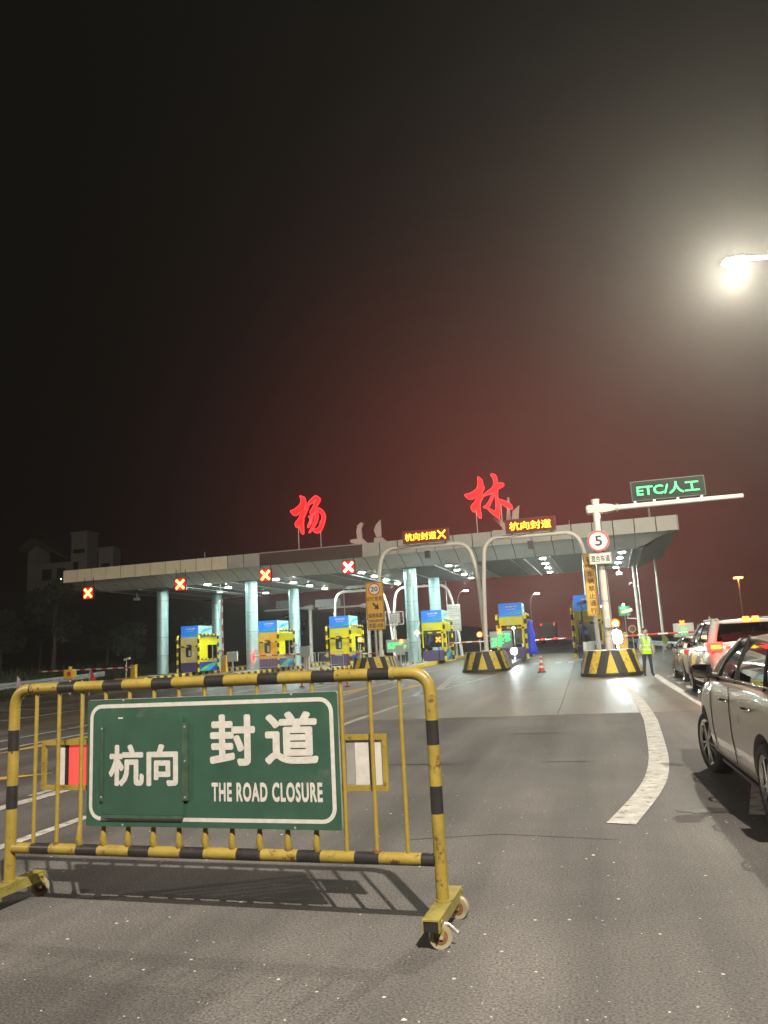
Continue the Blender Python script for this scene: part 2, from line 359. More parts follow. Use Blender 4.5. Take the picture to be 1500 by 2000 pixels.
# ------------------------------------------------------------ ground, road, paving, markings
def sstep(a, b, x):
    t = min(1, max(0, (x-a)/(b-a))); return t*t*(3-2*t)
def edge_x(y):   # left edge of the pavement
    P = [(-80, -24), (16.5, -24), (29.8, -25.5), (46, -29.9), (48, -37.5), (70, -37.5), (95, -22), (400, -16)]
    for (y0, x0), (y1, x1) in zip(P, P[1:]):
        if y <= y1: return x0+(x1-x0)*(y-y0)/(y1-y0)
    return -16
def terr_h(x, y):
    b = gz(y)-.12
    d = edge_x(y)-1.5-x
    if d > 0:
        b += min(d*.10, .9)*sstep(0, 3, d)
        b += 16*sstep(38, 85, d)*sstep(55, 150, y)
    if x > 14: b += .5*sstep(14, 60, x)
    return b
xs = [-600, -400, -300, -230, -180, -160, -145, -130, -120, -110, -100, -90, -80, -70, -62, -55, -50, -46, -42, -39, -37, -35, -33, -31, -29, -27.5, -26, -24.5, -22, -15, 0, 10, 14, 20, 30, 60, 120, 300, 600]
ys = [-200, -60, -20, 0, 10, 16, 20, 25, 30, 35, 40, 44, 47, 50, 55, 60, 65, 70, 80, 90, 100, 110, 120, 130, 140, 150, 160, 175, 200, 260, 400, 800]
mb = MB(); n = len(xs)
mb.add([(x, y, terr_h(x, y)) for y in ys for x in xs], [(j*n+i, j*n+i+1, (j+1)*n+i+1, (j+1)*n+i) for j in range(len(ys)-1) for i in range(n-1)], 0, True)
tag(mb.build('terrain', M['terrain']), kind='structure')

JY = 16.55
mb = MB(); vs = []
for y in [-70, -40, -20, -10, -5, 0, 4, 8, 12, JY]: vs += [(edge_x(y), y, 0), (9.5, y, 0)]
mb.add(vs, [(2*i, 2*i+1, 2*i+3, 2*i+2) for i in range(9)])
road = tag(mb.build('road', M['asphalt']), kind='structure')
mb = MB(); vs = []
for y in [64, 80, 95, 120, 125, 200, 400]: vs += [(edge_x(y), y, gz(y)-.004), (6.5 if y > 90 else 9.5, y, gz(y)-.004)]
mb.add(vs, [(2*i, 2*i+1, 2*i+3, 2*i+2) for i in range(6)])
tag(mb.build('exit_road', M['asphalt']), kind='structure')

apron = bpy.data.objects.new('concrete_paving', None); C.objects.link(apron); tag(apron, kind='structure')
def clip(poly, nx, ny, c):       # keep nx*x+ny*y>=c
    o = []
    for i, p in enumerate(poly):
        q = poly[(i+1) % len(poly)]; dp = nx*p[0]+ny*p[1]-c; dq = nx*q[0]+ny*q[1]-c
        if dp >= 0: o.append(p)
        if dp*dq < 0:
            t = dp/(dp-dq); o.append((p[0]+(q[0]-p[0])*t, p[1]+(q[1]-p[1])*t))
    return o
GX = [-37.5, -33.5, -29.5, -25, -20, -15, -10, -5.4, -.7, 3.6, 9.5]; GY = [JY+.012, 20.8, 25, 30, 35, 40, 45, 50, 55, 60, 64]
for i in range(len(GX)-1):
    for j in range(len(GY)-1):
        g = .008; p = [(GX[i]+g, GY[j]+g), (GX[i+1]-g, GY[j]+g), (GX[i+1]-g, GY[j+1]-g), (GX[i]+g, GY[j+1]-g)]
        ym = (GY[j]+GY[j+1])/2
        if ym < 46:
            x0, x1 = edge_x(GY[j]), edge_x(min(GY[j+1], 46)); dy = min(GY[j+1], 46)-GY[j]
            # line from (x0,GY[j]) to (x1,..): keep the right side
            nx, ny = dy, -(x1-x0); c = nx*x0+ny*GY[j]
            p = clip(p, nx, ny, c)
        if len(p) < 3: continue
        vs = [(x, y, gz(y)) for x, y in p] + [(x, y, gz(y)-.1) for x, y in p]; k = len(p)
        MB().add(vs, [tuple(range(k))] + [(q+k, (q+1) % k+k, (q+1) % k, q) for q in range(k)]).build('slab', M['concrete'], apron)
MB().add([(edge_x(y), y, gz(y)-.03) for y in (JY-.02, 30, 46)] + [(edge_x(48), 48, gz(48)-.03), (-37.5, 64, gz(64)-.03), (9.5, 64, gz(64)-.03), (9.5, 25, -.03), (9.5, JY-.02, -.03)],
         [(0, 1, 6, 7), (1, 2, 5, 6), (2, 3, 4, 5)]).build('base', M['joint'], apron)
# grass verge: tufts along the left bank
rg = random.Random(3); mb = MB()
for k in range(5200):
    y = rg.uniform(26, 75); x = edge_x(y)-.9-abs(rg.gauss(0, 4.5)); h = rg.uniform(.15, .5)*(1+.8*(abs(x) > 36)); a = rg.uniform(0, pi); z = terr_h(x, y)-.03
    w = .03; dx, dy = cos(a)*w, sin(a)*w; lx, ly = rg.uniform(-.15, .15), rg.uniform(-.15, .15)
    mb.add([(x-dx, y-dy, z), (x+dx, y+dy, z), (x+lx, y+ly, z+h)], [(0, 1, 2)])
tag(mb.build('verge_grass', M['grass']), 'rough grass on the dark bank left of the toll lanes', 'grass', kind='stuff')

def strip(parent, name, pts, w, m, dz=.006, wn=None):
    """painted line along points on the ground"""
    P = []
    for a, b in zip(pts, pts[1:]):
        k = max(1, int(math.hypot(b[0]-a[0], b[1]-a[1])/2.0)); P += [(a[0]+(b[0]-a[0])*i/k, a[1]+(b[1]-a[1])*i/k) for i in range(k)]
    P.append(pts[-1]); vs = []
    for i, p in enumerate(P):
        q0 = P[max(0, i-1)]; q1 = P[min(len(P)-1, i+1)]; dx, dy = q1[0]-q0[0], q1[1]-q0[1]; l = math.hypot(dx, dy)
        ww = w if wn is None else w+(wn-w)*i/(len(P)-1)
        for s in (-1, 1):
            x = p[0]+s*dy/l*ww/2; y = p[1]-s*dx/l*ww/2; vs.append((x, y, gz(y)+dz))
    return MB().add(vs, [(2*i, 2*i+1, 2*i+3, 2*i+2) for i in range(len(P)-1)]).build(name, m, parent)
def smooth(pts, it=3):
    for _ in range(it):
        q = [pts[0]]
        for a, b in zip(pts, pts[1:]): q += [(a[0]*.75+b[0]*.25, a[1]*.75+b[1]*.25), (a[0]*.25+b[0]*.75, a[1]*.25+b[1]*.75)]
        pts = q+[pts[-1]]
    return pts
pw, py_ = M['paint_white'], M['paint_yellow']
curve = smooth([(.14, 6.86), (.31, 7.56), (.47, 8.28), (.62, 9.16), (.75, 10.46), (.87, 12.51), (1.0, 15.0)], 2)
strip(road, 'lane_line', curve, .235, pw)
strip(road, 'lane_line', [(1.0, 15.0), (1.04, JY-.02)], .235, pw)
strip(apron, 'lane_line', [(1.05, JY+.04), (1.09, 19.0), (1.06, 25.3), (.94, 29.3)], .22, pw, wn=.18)
strip(road, 'lane_line', [(1.235, 7.2), (1.41, 8.2), (1.60, 9.25)], .13, pw, wn=.02)
for y in (17.4, 18.9, 20.4, 21.9, 23.4, 25.5, 27.2, 28.9):
    strip(apron, 'lane_dash', [(2.83, y), (2.83, y+.75)], .34, pw)
strip(apron, 'lane_line', [(2.28, 17.0), (2.33, 22), (2.36, 30.5)], .22, pw)
# lanes to the left
strip(road, 'lane_line', [(-5.02, 4.0), (-4.98, 9.6)], .13, pw)
strip(road, 'lane_line', [(-5.0, 12.6), (-5.05, JY-.02)], .15, pw)
strip(apron, 'lane_line', [(-5.05, JY+.04), (-4.99, 21.3)], .15, pw)
strip(road, 'lane_line', [(-6.42, 6.2), (-6.32, 9.1)], .20, pw)
strip(road, 'lane_line', [(-6.55, 8.2), (-6.60, 10.4)], .12, pw)
strip(road, 'arrow_mark', [(-8.45, 9.2), (-7.55, 9.9)], .50, py_, wn=.02)
strip(road, 'arrow_mark', [(-8.6, 8.1), (-8.25, 9.6)], .22, py_)
strip(road, 'arrow_mark', [(-10.45, 12.1), (-10.4, 13.9)], .02, py_, wn=.50)
strip(road, 'arrow_mark', [(-10.4, 13.9), (-10.35, 15.6)], .26, py_)
strip(road, 'lane_line', [(-10.95, 11.6), (-10.9, JY-.02)], .17, pw)
strip(road, 'lane_line', [(-12.1, 13.1), (-12.3, JY-.02)], .13, pw)
strip(apron, 'lane_line', [(-12.3, JY+.04), (-12.4, 25), (-12.3, 30)], .13, pw)
for xx in (-16.9, -22.2): strip(apron, 'lane_line', [(xx, 18), (xx, 37)], .15, pw)
strip(apron, 'lane_line', [(-7.15, 20), (-7.3, 31)], .16, pw)
strip(apron, 'lane_line', [(-8.2, 22), (-8.4, 35)], .12, pw)
strip(apron, 'arrow_mark', [(-8.55, 27.2), (-8.55, 30.5)], .75, py_, wn=.10)
strip(apron, 'arrow_mark', [(-6.4, 30.2), (-6.6, 27.6)], .65, py_, wn=.12)
strip(apron, 'arrow_mark', [(-14.2, 28), (-14.2, 32)], .30, pw)
def gore(cx, y0, yn, half):
    """white V with cross hatching in front of an island"""
    strip(apron, 'gore_line', [(cx-.1, y0), (cx-half, yn-1.5)], .30, pw)
    strip(apron, 'gore_line', [(cx, y0), (cx+half, yn-1.2)], .16, pw)
    k = 4
    for i in range(1, k+1):
        t = i/(k+.6); y = y0+(yn-2-y0)*t; x = half*t*.72
        strip(apron, 'gore_bar', [(cx-x, y), (cx+x, y+.3)], .26, pw, dz=.0052)
gore(-4.95, 26.8, 38, 1.15); gore(-10.9, 28.5, 38.5, 1.1); gore(-16.9, 32, 43, 1.1); gore(-22.7, 33, 44, 1.1)
strip(apron, 'lane_line', [(-2.0, 33), (-2.0, 35)], .12, pw)
for x in (-2.9, -1.6, -.9): strip(apron, 'lane_dash', [(x, 44.5), (x, 46.8)], .35, pw)
# dark oil stain patch and crack filler on the asphalt
for cx, cy_, ax, ay in ((.86, 7.38, .24, .12), (-2.2, 10.2, .50, .02), (-.35, 10.25, .35, .02), (1.6, 4.4, .22, .05), (-.9, 13.4, .5, .07)):
    rs = random.Random(int(cx*100)); vs = []
    for i in range(28):
        a = 2*pi*i/28; k = 1+rs.uniform(-.14, .14); vs.append((cx+ax*k*cos(a), cy_+ay*k*sin(a), .0045))
    MB().add(vs, [tuple(range(28))]).build('stain', M['stain'], road)
strip(road, 'crack', [(-3.4, 2.2), (-2.7, 2.55), (-2.1, 2.75), (-1.2, 2.8)], .010, M['stain'], dz=.003)
strip(road, 'crack', [(-1.5, 6.3), (-.8, 6.5), (.1, 6.35)], .010, M['stain'], dz=.003)
# pale grit and litter scraps lying on the road
rs = random.Random(11); mb = MB()
for k in range(900):
    y = 2.2+abs(rs.gauss(0, 6)); x = rs.uniform(-.62*y-1.5, .30*y+1.0); r = rs.uniform(.0015, .005) if rs.random() < .96 else rs.uniform(.006, .011)
    if y > 16: continue
    a = rs.uniform(0, pi); v = [(x+r*(1.6 if q % 2 else 1)*cos(a+q*pi/2.5), y+r*sin(a+q*pi/2.5), .001) for q in range(5)]
    mb.add(v+[(x, y, r*.8)], [(q, (q+1) % 5, 5) for q in range(5)])
tag(mb.build('grit', M['sign_white']), 'pale grit and scraps scattered over the dark asphalt', 'grit', kind='stuff')

# ------------------------------------------------------------ haze
hz = MB().box((-175, -1.5, -1.6), (60, 240, 15.5)).build('haze', mat('haze_air', (1, 1, 1)))
hm = hz.data.materials[0]; t = hm.node_tree; t.nodes.remove(t.nodes['Principled BSDF'])
pv = t.nodes.new('ShaderNodeVolumePrincipled'); pv.inputs['Density'].default_value = HAZE_DENSITY; pv.inputs['Color'].default_value = (.93, .90, .86, 1); pv.inputs['Anisotropy'].default_value = .7
t.links.new(pv.outputs[0], t.nodes['Material Output'].inputs['Volume']); tag(hz, 'thin night haze over the toll plaza', 'haze', kind='stuff')

# ------------------------------------------------------------ islands and striped noses
def island(cx, y0, y1, style, wid=2.2):
    root = bpy.data.objects.new('traffic_island', None); C.objects.link(root); tag(root, kind='structure')
    ys_ = [y0]
    while ys_[-1] < y1: ys_.append(min(y1, ys_[-1]+(1.0 if style != 'plain' else 3)))
    hw = wid/2; H = .24
    mb = MB(); kb = MB()
    for a, b in zip(ys_, ys_[1:]):
        za, zb = gz(a), gz(b)
        mb.add([(cx-hw+.14, a, za+H-.01), (cx+hw-.14, a, za+H-.01), (cx+hw-.14, b, zb+H-.01), (cx-hw+.14, b, zb+H-.01)], [(0, 1, 2, 3)])
        sub = 2 if style != 'plain' else 1
        for q in range(sub):
            a2, b2 = a+(b-a)*q/sub, a+(b-a)*(q+1)/sub; z1, z2 = gz(a2), gz(b2)
            mi = {'plain': 0, 'yellow': 1, 'striped': 1+q % 2}[style]
            for s in (-1, 1):
                xo, xi = cx+s*hw, cx+s*(hw-.15)
                kb.add([(xo, a2, z1-.05), (xo, b2, z2-.05), (xo-s*.02, b2, z2+H), (xo-s*.02, a2, z1+H), (xi, b2, z2+H), (xi, a2, z1+H)],
                       [(0, 1, 2, 3), (3, 2, 4, 5)], mi)
    kb.add([(cx-hw, y0, gz(y0)-.05), (cx+hw, y0, gz(y0)-.05), (cx+hw, y0, gz(y0)+H), (cx-hw, y0, gz(y0)+H)], [(0, 1, 2, 3)], 0 if style == 'plain' else 1)
    mb.build('island_top', M['kerb'], root); kb.build('kerb', [M['kerb'], M['kerb_yellow'], M['kerb_black']], root)
    return root
def nose(cx, y0, label, hw=1.12, depth=4.6, h=.98, cat='crash block'):
    """rounded splayed concrete block with black and yellow fan stripes, front at y0"""
    z0 = gz(y0+1)-.02; t = thing('crash_block', label, cat, (cx, y0, z0), 0, 'striped island noses')
    def P(u, v):     # u along the outline from back left round the front to back right
        k = 1.0-.16*v; side = 1.2; tot = pi*hw*.8+2*side; s = u*tot
        if s < side: x, y = -hw, hw*.95+side-s
        elif s > tot-side: x, y = hw, hw*.95+(s-(tot-side))
        else:
            a = pi*(s-side)/(tot-2*side); x, y = -hw*cos(a), hw*.95*(1-sin(a))
        return (x*k, hw*.95+(y-hw*.95)*k if y < hw*.95 else y, v)
    nS = 8; w = .5/(nS+.6)
    tops = [.5+i*w for i in range(nS+1)]; bots = [.5+(i+.6)*w for i in range(nS+1)]; zb, zt = .14, h
    mb = MB()
    def patch(u0b, u1b, u0t, u1t, mi):
        vs = []
        for i in range(4):
            f = i/3; ub = u0b+(u1b-u0b)*f; ut = u0t+(u1t-u0t)*f
            b = P(ub, 0); tt = P(ut, 1); vs += [(b[0], b[1], zb), (tt[0], tt[1], zt)]
        mb.add(vs, [(2*i, 2*i+2, 2*i+3, 2*i+1) for i in range(3)], mi)
    patch(1-bots[0], bots[0], .4999, .5001, 1)
    for i in range(nS):
        mi = 0 if i % 2 == 0 else 1
        patch(bots[i], bots[i+1], tops[i], tops[i+1], mi); patch(1-bots[i+1], 1-bots[i], 1-tops[i+1], 1-tops[i], mi)
    patch(bots[-1], 1, tops[-1], 1, 2); patch(0, 1-bots[-1], 0, 1-tops[-1], 2)
    mb.build('striped_face', [M['kerb_black'], M['nose_yellow'], M['kerb']], t)
    mb = MB(); K = 24; ring = [P(i/K, 0) for i in range(K+1)]; rt_ = [P(i/K, 1) for i in range(K+1)]
    mb.add([(x*1.03, y-.03, -.02) for x, y, _ in ring]+[(x*1.03, y-.03, zb) for x, y, _ in ring], [(i, i+1, K+2+i, K+1+i) for i in range(K)])
    mb.add([(x*1.03, y-.03, zb) for x, y, _ in ring]+[(x, y, zb) for x, y, _ in ring], [(i, i+1, K+2+i, K+1+i) for i in range(K)])
    mb.build('base_band', M['kerb_black'], t)
    mb = MB(); vs = [(x, y, zt) for x, y, _ in rt_]; mb.add(vs, [tuple(range(K+1))])
    yb = ring[0][1]; xb = hw*.84
    mb.add([(-xb, yb, zt), (xb, yb, zt), (hw, yb+1.4, .3), (-hw, yb+1.4, .3), (-hw, yb, .0), (hw, yb, .0), (hw, yb+1.4, .0), (-hw, yb+1.4, 0)],
           [(0, 1, 2, 3), (1, 5, 6, 2), (4, 0, 3, 7), (3, 2, 6, 7)])
    mb.build('block_top', M['kerb'], t)
    return t
M['nose_yellow'] = mat('nose_yellow', (.72, .50, .05), .55, var=.2, vscale=3, dirt=(.13, .10, .07), dthr=.54, dscale=4)
island(.85, 33, 66, 'plain'); island(-4.95, 41, 66, 'plain'); island(-10.9, 41.5, 66, 'yellow'); island(-16.9, 45.0, 66, 'striped'); island(-22.7, 46.0, 66, 'striped'); island(-29.4, 46, 66, 'striped')
nose(.85, 30.3, 'black and yellow striped concrete nose beside the worker in the lime vest')
nose(-4.95, 38.0, 'striped concrete nose left of the traffic cone, under the double arch post')
nose(-10.9, 38.4, 'striped concrete nose under the yellow 20 speed limit sign')

# ------------------------------------------------------------ toll canopy
cn = thing('toll_canopy', 'long white clad toll plaza canopy on round columns over the booths', 'canopy', (5.78, 46.75, 0), radians(-1.9))
cinv = (Matrix.Translation((5.78, 46.75, 0)) @ Matrix.Rotation(radians(-1.9), 4, 'Z')).inverted()
def cl(x, y, z=0): return tuple(cinv @ Vector((x, y, z)))
LX, DY, zf0, zf1, zc = 42.0, 17.2, 7.42, 8.30, 6.74
PW = LX/35
fp = MB().bbox((-PW+.03, -.05, zf0), (-.03, .04, zf1), .012).mesh('fascia_panel', M['fascia'])
fpd = MB().bbox((-PW+.03, -.05, zf0), (-.03, .04, zf1), .012).mesh('fascia_panel', M['fascia_cream_lit'])
bx0, bx1 = cl(-21.1, 47.3)[0], cl(-13.75, 47)[0]
for i in range(35):
    x = -i*PW
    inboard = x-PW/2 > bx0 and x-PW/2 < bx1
    lit_left = x-PW/2 < bx0-2.3  # left panels take the cream with lamp light in its colour
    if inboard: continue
    inst('fascia_panel', fpd if lit_left else fp, cn, (x, 0, 0))
MB().box((-LX, .045, zf0+.02), (0, .06, zf1-.02)).build('joint_backing', M['joint'], cn); MB().box((-.06, .05, zf0+.02), (-.045, DY, zf1-.02)).build('joint_backing', M['joint'], cn)
MB().bbox((bx0-.3, -.03, zf0), (bx1+.3, .05, zf1-.06), .01).build('name_board', M['dark_board'], cn)
MB().box((bx0-.3, -.07, zf1-.058), (bx1+.3, .05, zf1+.0), 0).build('board_trim', M['fascia'], cn)
for i in range(14):
    inst('fascia_panel', fp, cn, (.0, .06+(i+1)*DY/14, 0), (0, 0, pi/2))
    inst('fascia_panel', fp, cn, (-LX, .06+i*DY/14, 0), (0, 0, -pi/2))
for i in range(35): inst('fascia_panel', fp, cn, (-i*PW, DY+.1, 0))
prof = [(0.0, zf0+.01), (.35, 7.37), (.75, 7.25), (1.15, 7.06), (1.55, 6.86), (1.95, zc)]
mb = MB(); vs = []
for y, z in prof: vs += [(-PW+.022, y+.02, z), (-.022, y+.02, z)]
mb.add(vs, [(2*i, 2*i+1, 2*i+3, 2*i+2) for i in range(5)], 0, True); sp = mb.mesh('soffit_panel', M['soffit'])
for yo, ro_ in ((0, 0), (DY+.06, pi)):
    bk = MB(); vs = []
    for y, z in prof: vs += [(-LX+2.4, y+.02, z+.035), (-2.4, y+.02, z+.035)]
    bk.add(vs, [(2*i, 2*i+1, 2*i+3, 2*i+2) for i in range(5)]).build('joint_backing', M['joint'], cn, (0 if not yo else -LX, yo, 0), (0, 0, ro_))
for i in range(2, 33): inst('soffit_panel', sp, cn, (-i*PW, 0, 0)); inst('soffit_panel', sp, cn, (-(i+1)*PW, DY+.06, 0), (0, 0, pi))
for i in range(11): inst('soffit_panel', sp, cn, (.0, 2.0+(i+1)*1.2, 0), (0, 0, pi/2)); inst('soffit_panel', sp, cn, (-LX, 2.0+i*1.2, 0), (0, 0, -pi/2))
for sx, ox in ((1, 0), (-1, -LX)):       # corner pieces
    for sy, oy in ((1, 0), (-1, DY+.06)):
        for xa, flip in ((2*PW, 0), (2.0, 1)):
            vs = []
            for y, z in prof:
                if not flip: vs += [(ox-sx*xa, oy+sy*y, z), (ox-sx*y*xa/1.95*.999, oy+sy*y, z)]
                else: vs += [(ox-sx*y, oy+sy*2.0, z), (ox-sx*y, oy+sy*y*1.02, z)]
            MB().add(vs, [(2*i, 2*i+1, 2*i+3, 2*i+2) for i in range(5)], 0, True).build('soffit_panel', M['soffit'], cn)
MB().box((-LX+.05, .05, 8.1), (-.05, DY, 8.18)).build('roof_deck', M['fascia_cream_lit'], cn)
MB().box((-LX+1.9, 1.9, zc+.10), (-1.9, DY-1.9, zc+.14)).build('ceiling_void', M['ceil_dark'], cn)
stp = MB().box((-LX+1.95, 0, zc), (-1.95, .31, zc+.03)).mesh('ceiling_strip', M['ceiling'])
for i in range(24): inst('ceiling_strip', stp, cn, (0, 2.02+i*.552, 0))
crb = MB().box((-.035, 1.95, zc-.05), (.035, DY-1.95, zc-.005)).mesh('ceiling_bar', M['soffit'])
for i in range(16): inst('ceiling_bar', crb, cn, (-2.6-i*2.46, 0, 0))
fm = MB(); fm.box((-.20, -.20, zc-.13), (.20, .20, zc-.052)); lamp_frame = fm.mesh('lamp_frame', M['white_steel'])
lm = MB().box((-.15, -.15, zc-.150), (.15, .15, zc-.134)).mesh('lamp_panel', M['lamp_cold'])
for X in (-25.25, -20.1, -14.0, -8.12, -2.13, 2.68):
    for Y in (49.1, 52.4, 55.8, 59.4):
        if X < -25 and Y in (55.8,): continue
        lx, ly, _ = cl(X, Y+(-X)*.02*0)
        f = inst('ceiling_lamp', lamp_frame, cn, (lx, ly, 0)); inst('lamp_panel', lm, f)
for X in (-31.5, -28.4):
    lx, ly, _ = cl(X, 52); inst('ceiling_lamp', lamp_frame, cn, (lx, ly, 0))
cg = MB().tube([(0, 0, 0), (0, 0, 1.33)], .43, 28).mesh('cladding', M['column'])
jn = None
for X, Y in ((-30.5, 52.1), (-22.75, 50.9), (-11.0, 50.4), (.68, 50.2), (-29.6, 59.2), (-22.75, 59.3), (-10.95, 58.7), (.68, 58.6)):
    lx, ly, _ = cl(X, Y); zb = gz(Y)+.2
    c = MB().tube([(0, 0, 0), (0, 0, zc+.05-zb)], .415, 20).build('column', M['joint'], cn, (lx, ly, zb))
    k = 0.0; top = zc+.02-zb
    while k < top-.2:
        hgt = min(1.33, top-k-.006); inst('cladding', cg, c, (0, 0, k+.01), (0, 0, 0), (1, 1, hgt/1.33)); k += 1.35
# cable trays and drain pipes under the deck
for lx in (-33.5, -21.0, -9.2): MB().box((lx, 2.1, zc-.12), (lx+.10, DY-2.1, zc-.055)).build('cable_tray', M['galv'], cn)
# thin lightning rods on the roof edge
for X in (-24.6, -.3):
    lx, ly, _ = cl(X, 47.5); MB().tube([(0, 0, 8.2), (0, 0, 8.65)], .02, 6).build('roof_rod', M['white_steel'], cn, (lx, ly, 0))

# real light from each row of ceiling lamps comes from the glowing panels themselves

# ------------------------------------------------------------ giant neon characters on the roof
Y_A = [(548,365),(600,392),(655,400),(680,440),(684,505),(722,545),(700,600),(668,650),(655,740),(700,650),(740,585),(765,590),(760,640),(720,740),(670,840),(640,920),(635,1050),(650,1180),(640,1275),(600,1240),(565,1160),(560,1060),(540,1080),(480,1115),(450,1070),(440,1000),(500,940),(550,870),(575,800),(580,745),(510,800),(450,840),(400,825),(350,770),(318,710),(370,715),(440,680),(540,600),(580,545),(590,470)]
Y_B = [(755,560),(790,500),(860,440),(930,378),(990,400),(1048,445),(1048,490),(1000,570),(940,660),(925,745),(930,775),(870,810),(815,825),(810,740),(840,690),(880,640),(915,540),(945,460),(900,530),(860,555),(800,570),(775,600)]
Y_C = [(925,680),(1000,665),(1075,690),(1140,760),(1175,850),(1165,940),(1120,1080),(1070,1190),(1000,1240),(930,1230),(870,1165),(895,1140),(960,1150),(1015,1105),(1065,990),(1100,890),(1095,830),(1045,775),(980,745),(920,740)]
Y_D = [(930,775),(975,775),(1005,830),(990,930),(930,1060),(870,1160),(775,1248),(790,1205),(850,1110),(900,1000),(930,900),(945,820),(905,800),(880,850),(840,1010),(815,1060),(800,1020),(830,900),(870,820)]
Y_E = [(765,865),(800,848),(850,860),(845,930),(825,1010),(800,1070),(755,1135),(755,1060),(800,980),(808,900)]
L_A = [(500,250),(560,300),(597,345),(590,415),(622,465),(612,500),(578,545),(580,610),(610,625),(560,700),(530,770),(528,900),(548,985),(535,1062),(495,1020),(470,950),(465,900),(440,910),(405,935),(370,890),(355,820),(400,780),(450,720),(485,640),(420,670),(345,698),(290,660),(235,595),(320,585),(400,550),(470,500),(500,460),(508,360)]
L_B = [(745,235),(775,208),(830,235),(862,280),(862,390),(930,395),(975,395),(990,425),(960,465),(880,500),(862,540),(862,690),(885,800),(895,930),(880,1040),(855,1055),(790,1000),(720,940),(665,880),(690,860),(760,905),(800,925),(825,880),(820,740),(825,600),(800,560),(720,600),(650,610),(610,640),(600,610),(680,540),(760,490),(800,430),(800,330),(780,280)]
L_C = [(800,560),(815,600),(790,650),(740,740),(690,850),(640,865),(590,845),(600,825),(630,825),(700,730),(740,650),(760,590)]
L_D = [(862,690),(960,720),(1060,765),(1110,810),(1132,880),(1100,892),(1030,860),(940,800),(870,760)]
def chaikin(p, it=2):
    for _ in range(it):
        q = []
        for a, b in zip(p, p[1:]+p[:1]): q += [(a[0]*.75+b[0]*.25, a[1]*.75+b[1]*.25), (a[0]*.25+b[0]*.75, a[1]*.25+b[1]*.75)]
        p = q
    return p
def roof_char(name, label, polys, c, k, loc, rods):
    t = thing(name, label, 'neon character', loc, radians(-1.9), 'red neon characters on the canopy roof')
    for i, p in enumerate(polys):
        q = []
        for x, y in chaikin(p):
            X = (x-c[0])*k; Z = -(y-c[1])*k; q.append((X*1.0+.035*Z, Z-.085*X))
        off = -.012*i
        bm = bmesh.new(); vs = [bm.verts.new((x, off, z)) for x, z in q]; f = bm.faces.new(vs)
        r = bmesh.ops.extrude_face_region(bm, geom=[f])
        for g in r['geom']:
            if isinstance(g, bmesh.types.BMVert): g.co.y += .16
        bmesh.ops.triangulate(bm, faces=[f for f in bm.faces if len(f.verts) > 4]); bmesh.ops.recalc_face_normals(bm, faces=bm.faces[:])
        me = bpy.data.meshes.new('stroke'); bm.to_mesh(me); bm.free(); me.materials.append(M['neon'])
        s = inst('stroke', me, t)
        pts = [(x, off-.02, z) for x, z in q]; pts.append(pts[0]); MB().tube(pts, .024, 5, cap=False).build('neon_tube', M['neon_edge'], s)
    for x in rods: MB().tube([(x, .1, 8.2-loc[2]), (x, .1, -.5)], .035, 6).build('support_rod', M['white_steel'], t)
    return t
roof_char('roof_character', 'left red neon brush character standing on the canopy roof above the lit cross', [Y_A, Y_B, Y_C, Y_D, Y_E], (745, 820), .00300, (-17.45, 48.55, 10.75), (-.75, .85))
roof_char('roof_character', 'right red neon brush character standing on the canopy roof beside the white bird sculpture', [L_A, L_B, L_C, L_D], (685, 632), .00342, (-5.12, 48.0, 10.72), (-.85, .75))

# white bird sculptures on the roof
def blade(pts, y0=-.06, y1=.06): return MB().prism(pts, y0, y1)
sc = thing('roof_sculpture', 'white steel bird sculpture on the roof left of the yellow lane board', 'sculpture', (-14.3, 51.5, 8.25), radians(-1.9))
for nm, p in (('wing', [(-.55, 1.0), (-.60, 1.5), (-.50, 1.95), (-.20, 2.15), (-.05, 2.05), (-.22, 1.7), (-.20, 1.0)]), ('wing', [(.85, 1.0), (.68, 1.5), (.85, 1.85), (1.20, 2.2), (1.22, 1.0)]),
              ('body', [(-1.05, .75), (-1.1, .95), (-.8, 1.0), (-.15, .98), (.1, .7), (.5, .5), (-.3, .45), (-.6, .62)]), ('body', [(.7, .95), (1.25, .95), (1.5, .7), (1.8, .55), (1.6, .45), (.95, .42), (.65, .7)]),
              ('tail', [(.05, .43), (.7, .45), (1.15, .0), (.95, -.02), (.6, .25), (.1, .28)]), ('tail', [(1.85, .52), (2.45, .55), (2.15, .1), (1.85, .08), (1.55, .3)]),
              ('leg', [(-.42, .42), (-.25, .42), (-.22, -.05), (-.42, -.05)]), ('leg', [(-.18, .42), (-.02, .38), (.32, -.05), (.1, -.05)]), ('leg', [(1.0, .4), (1.12, .4), (1.14, -.05), (1.0, -.05)]), ('leg', [(1.18, .4), (1.28, .4), (1.48, -.05), (1.38, -.05)])):
    blade(p, -.05-.01*len(p), .05).build(nm, M['white_steel'], sc)
sc = thing('roof_sculpture', 'white steel leaf blade sculpture behind the right red neon character', 'sculpture', (-4.4, 51.5, 8.25), radians(-1.9))
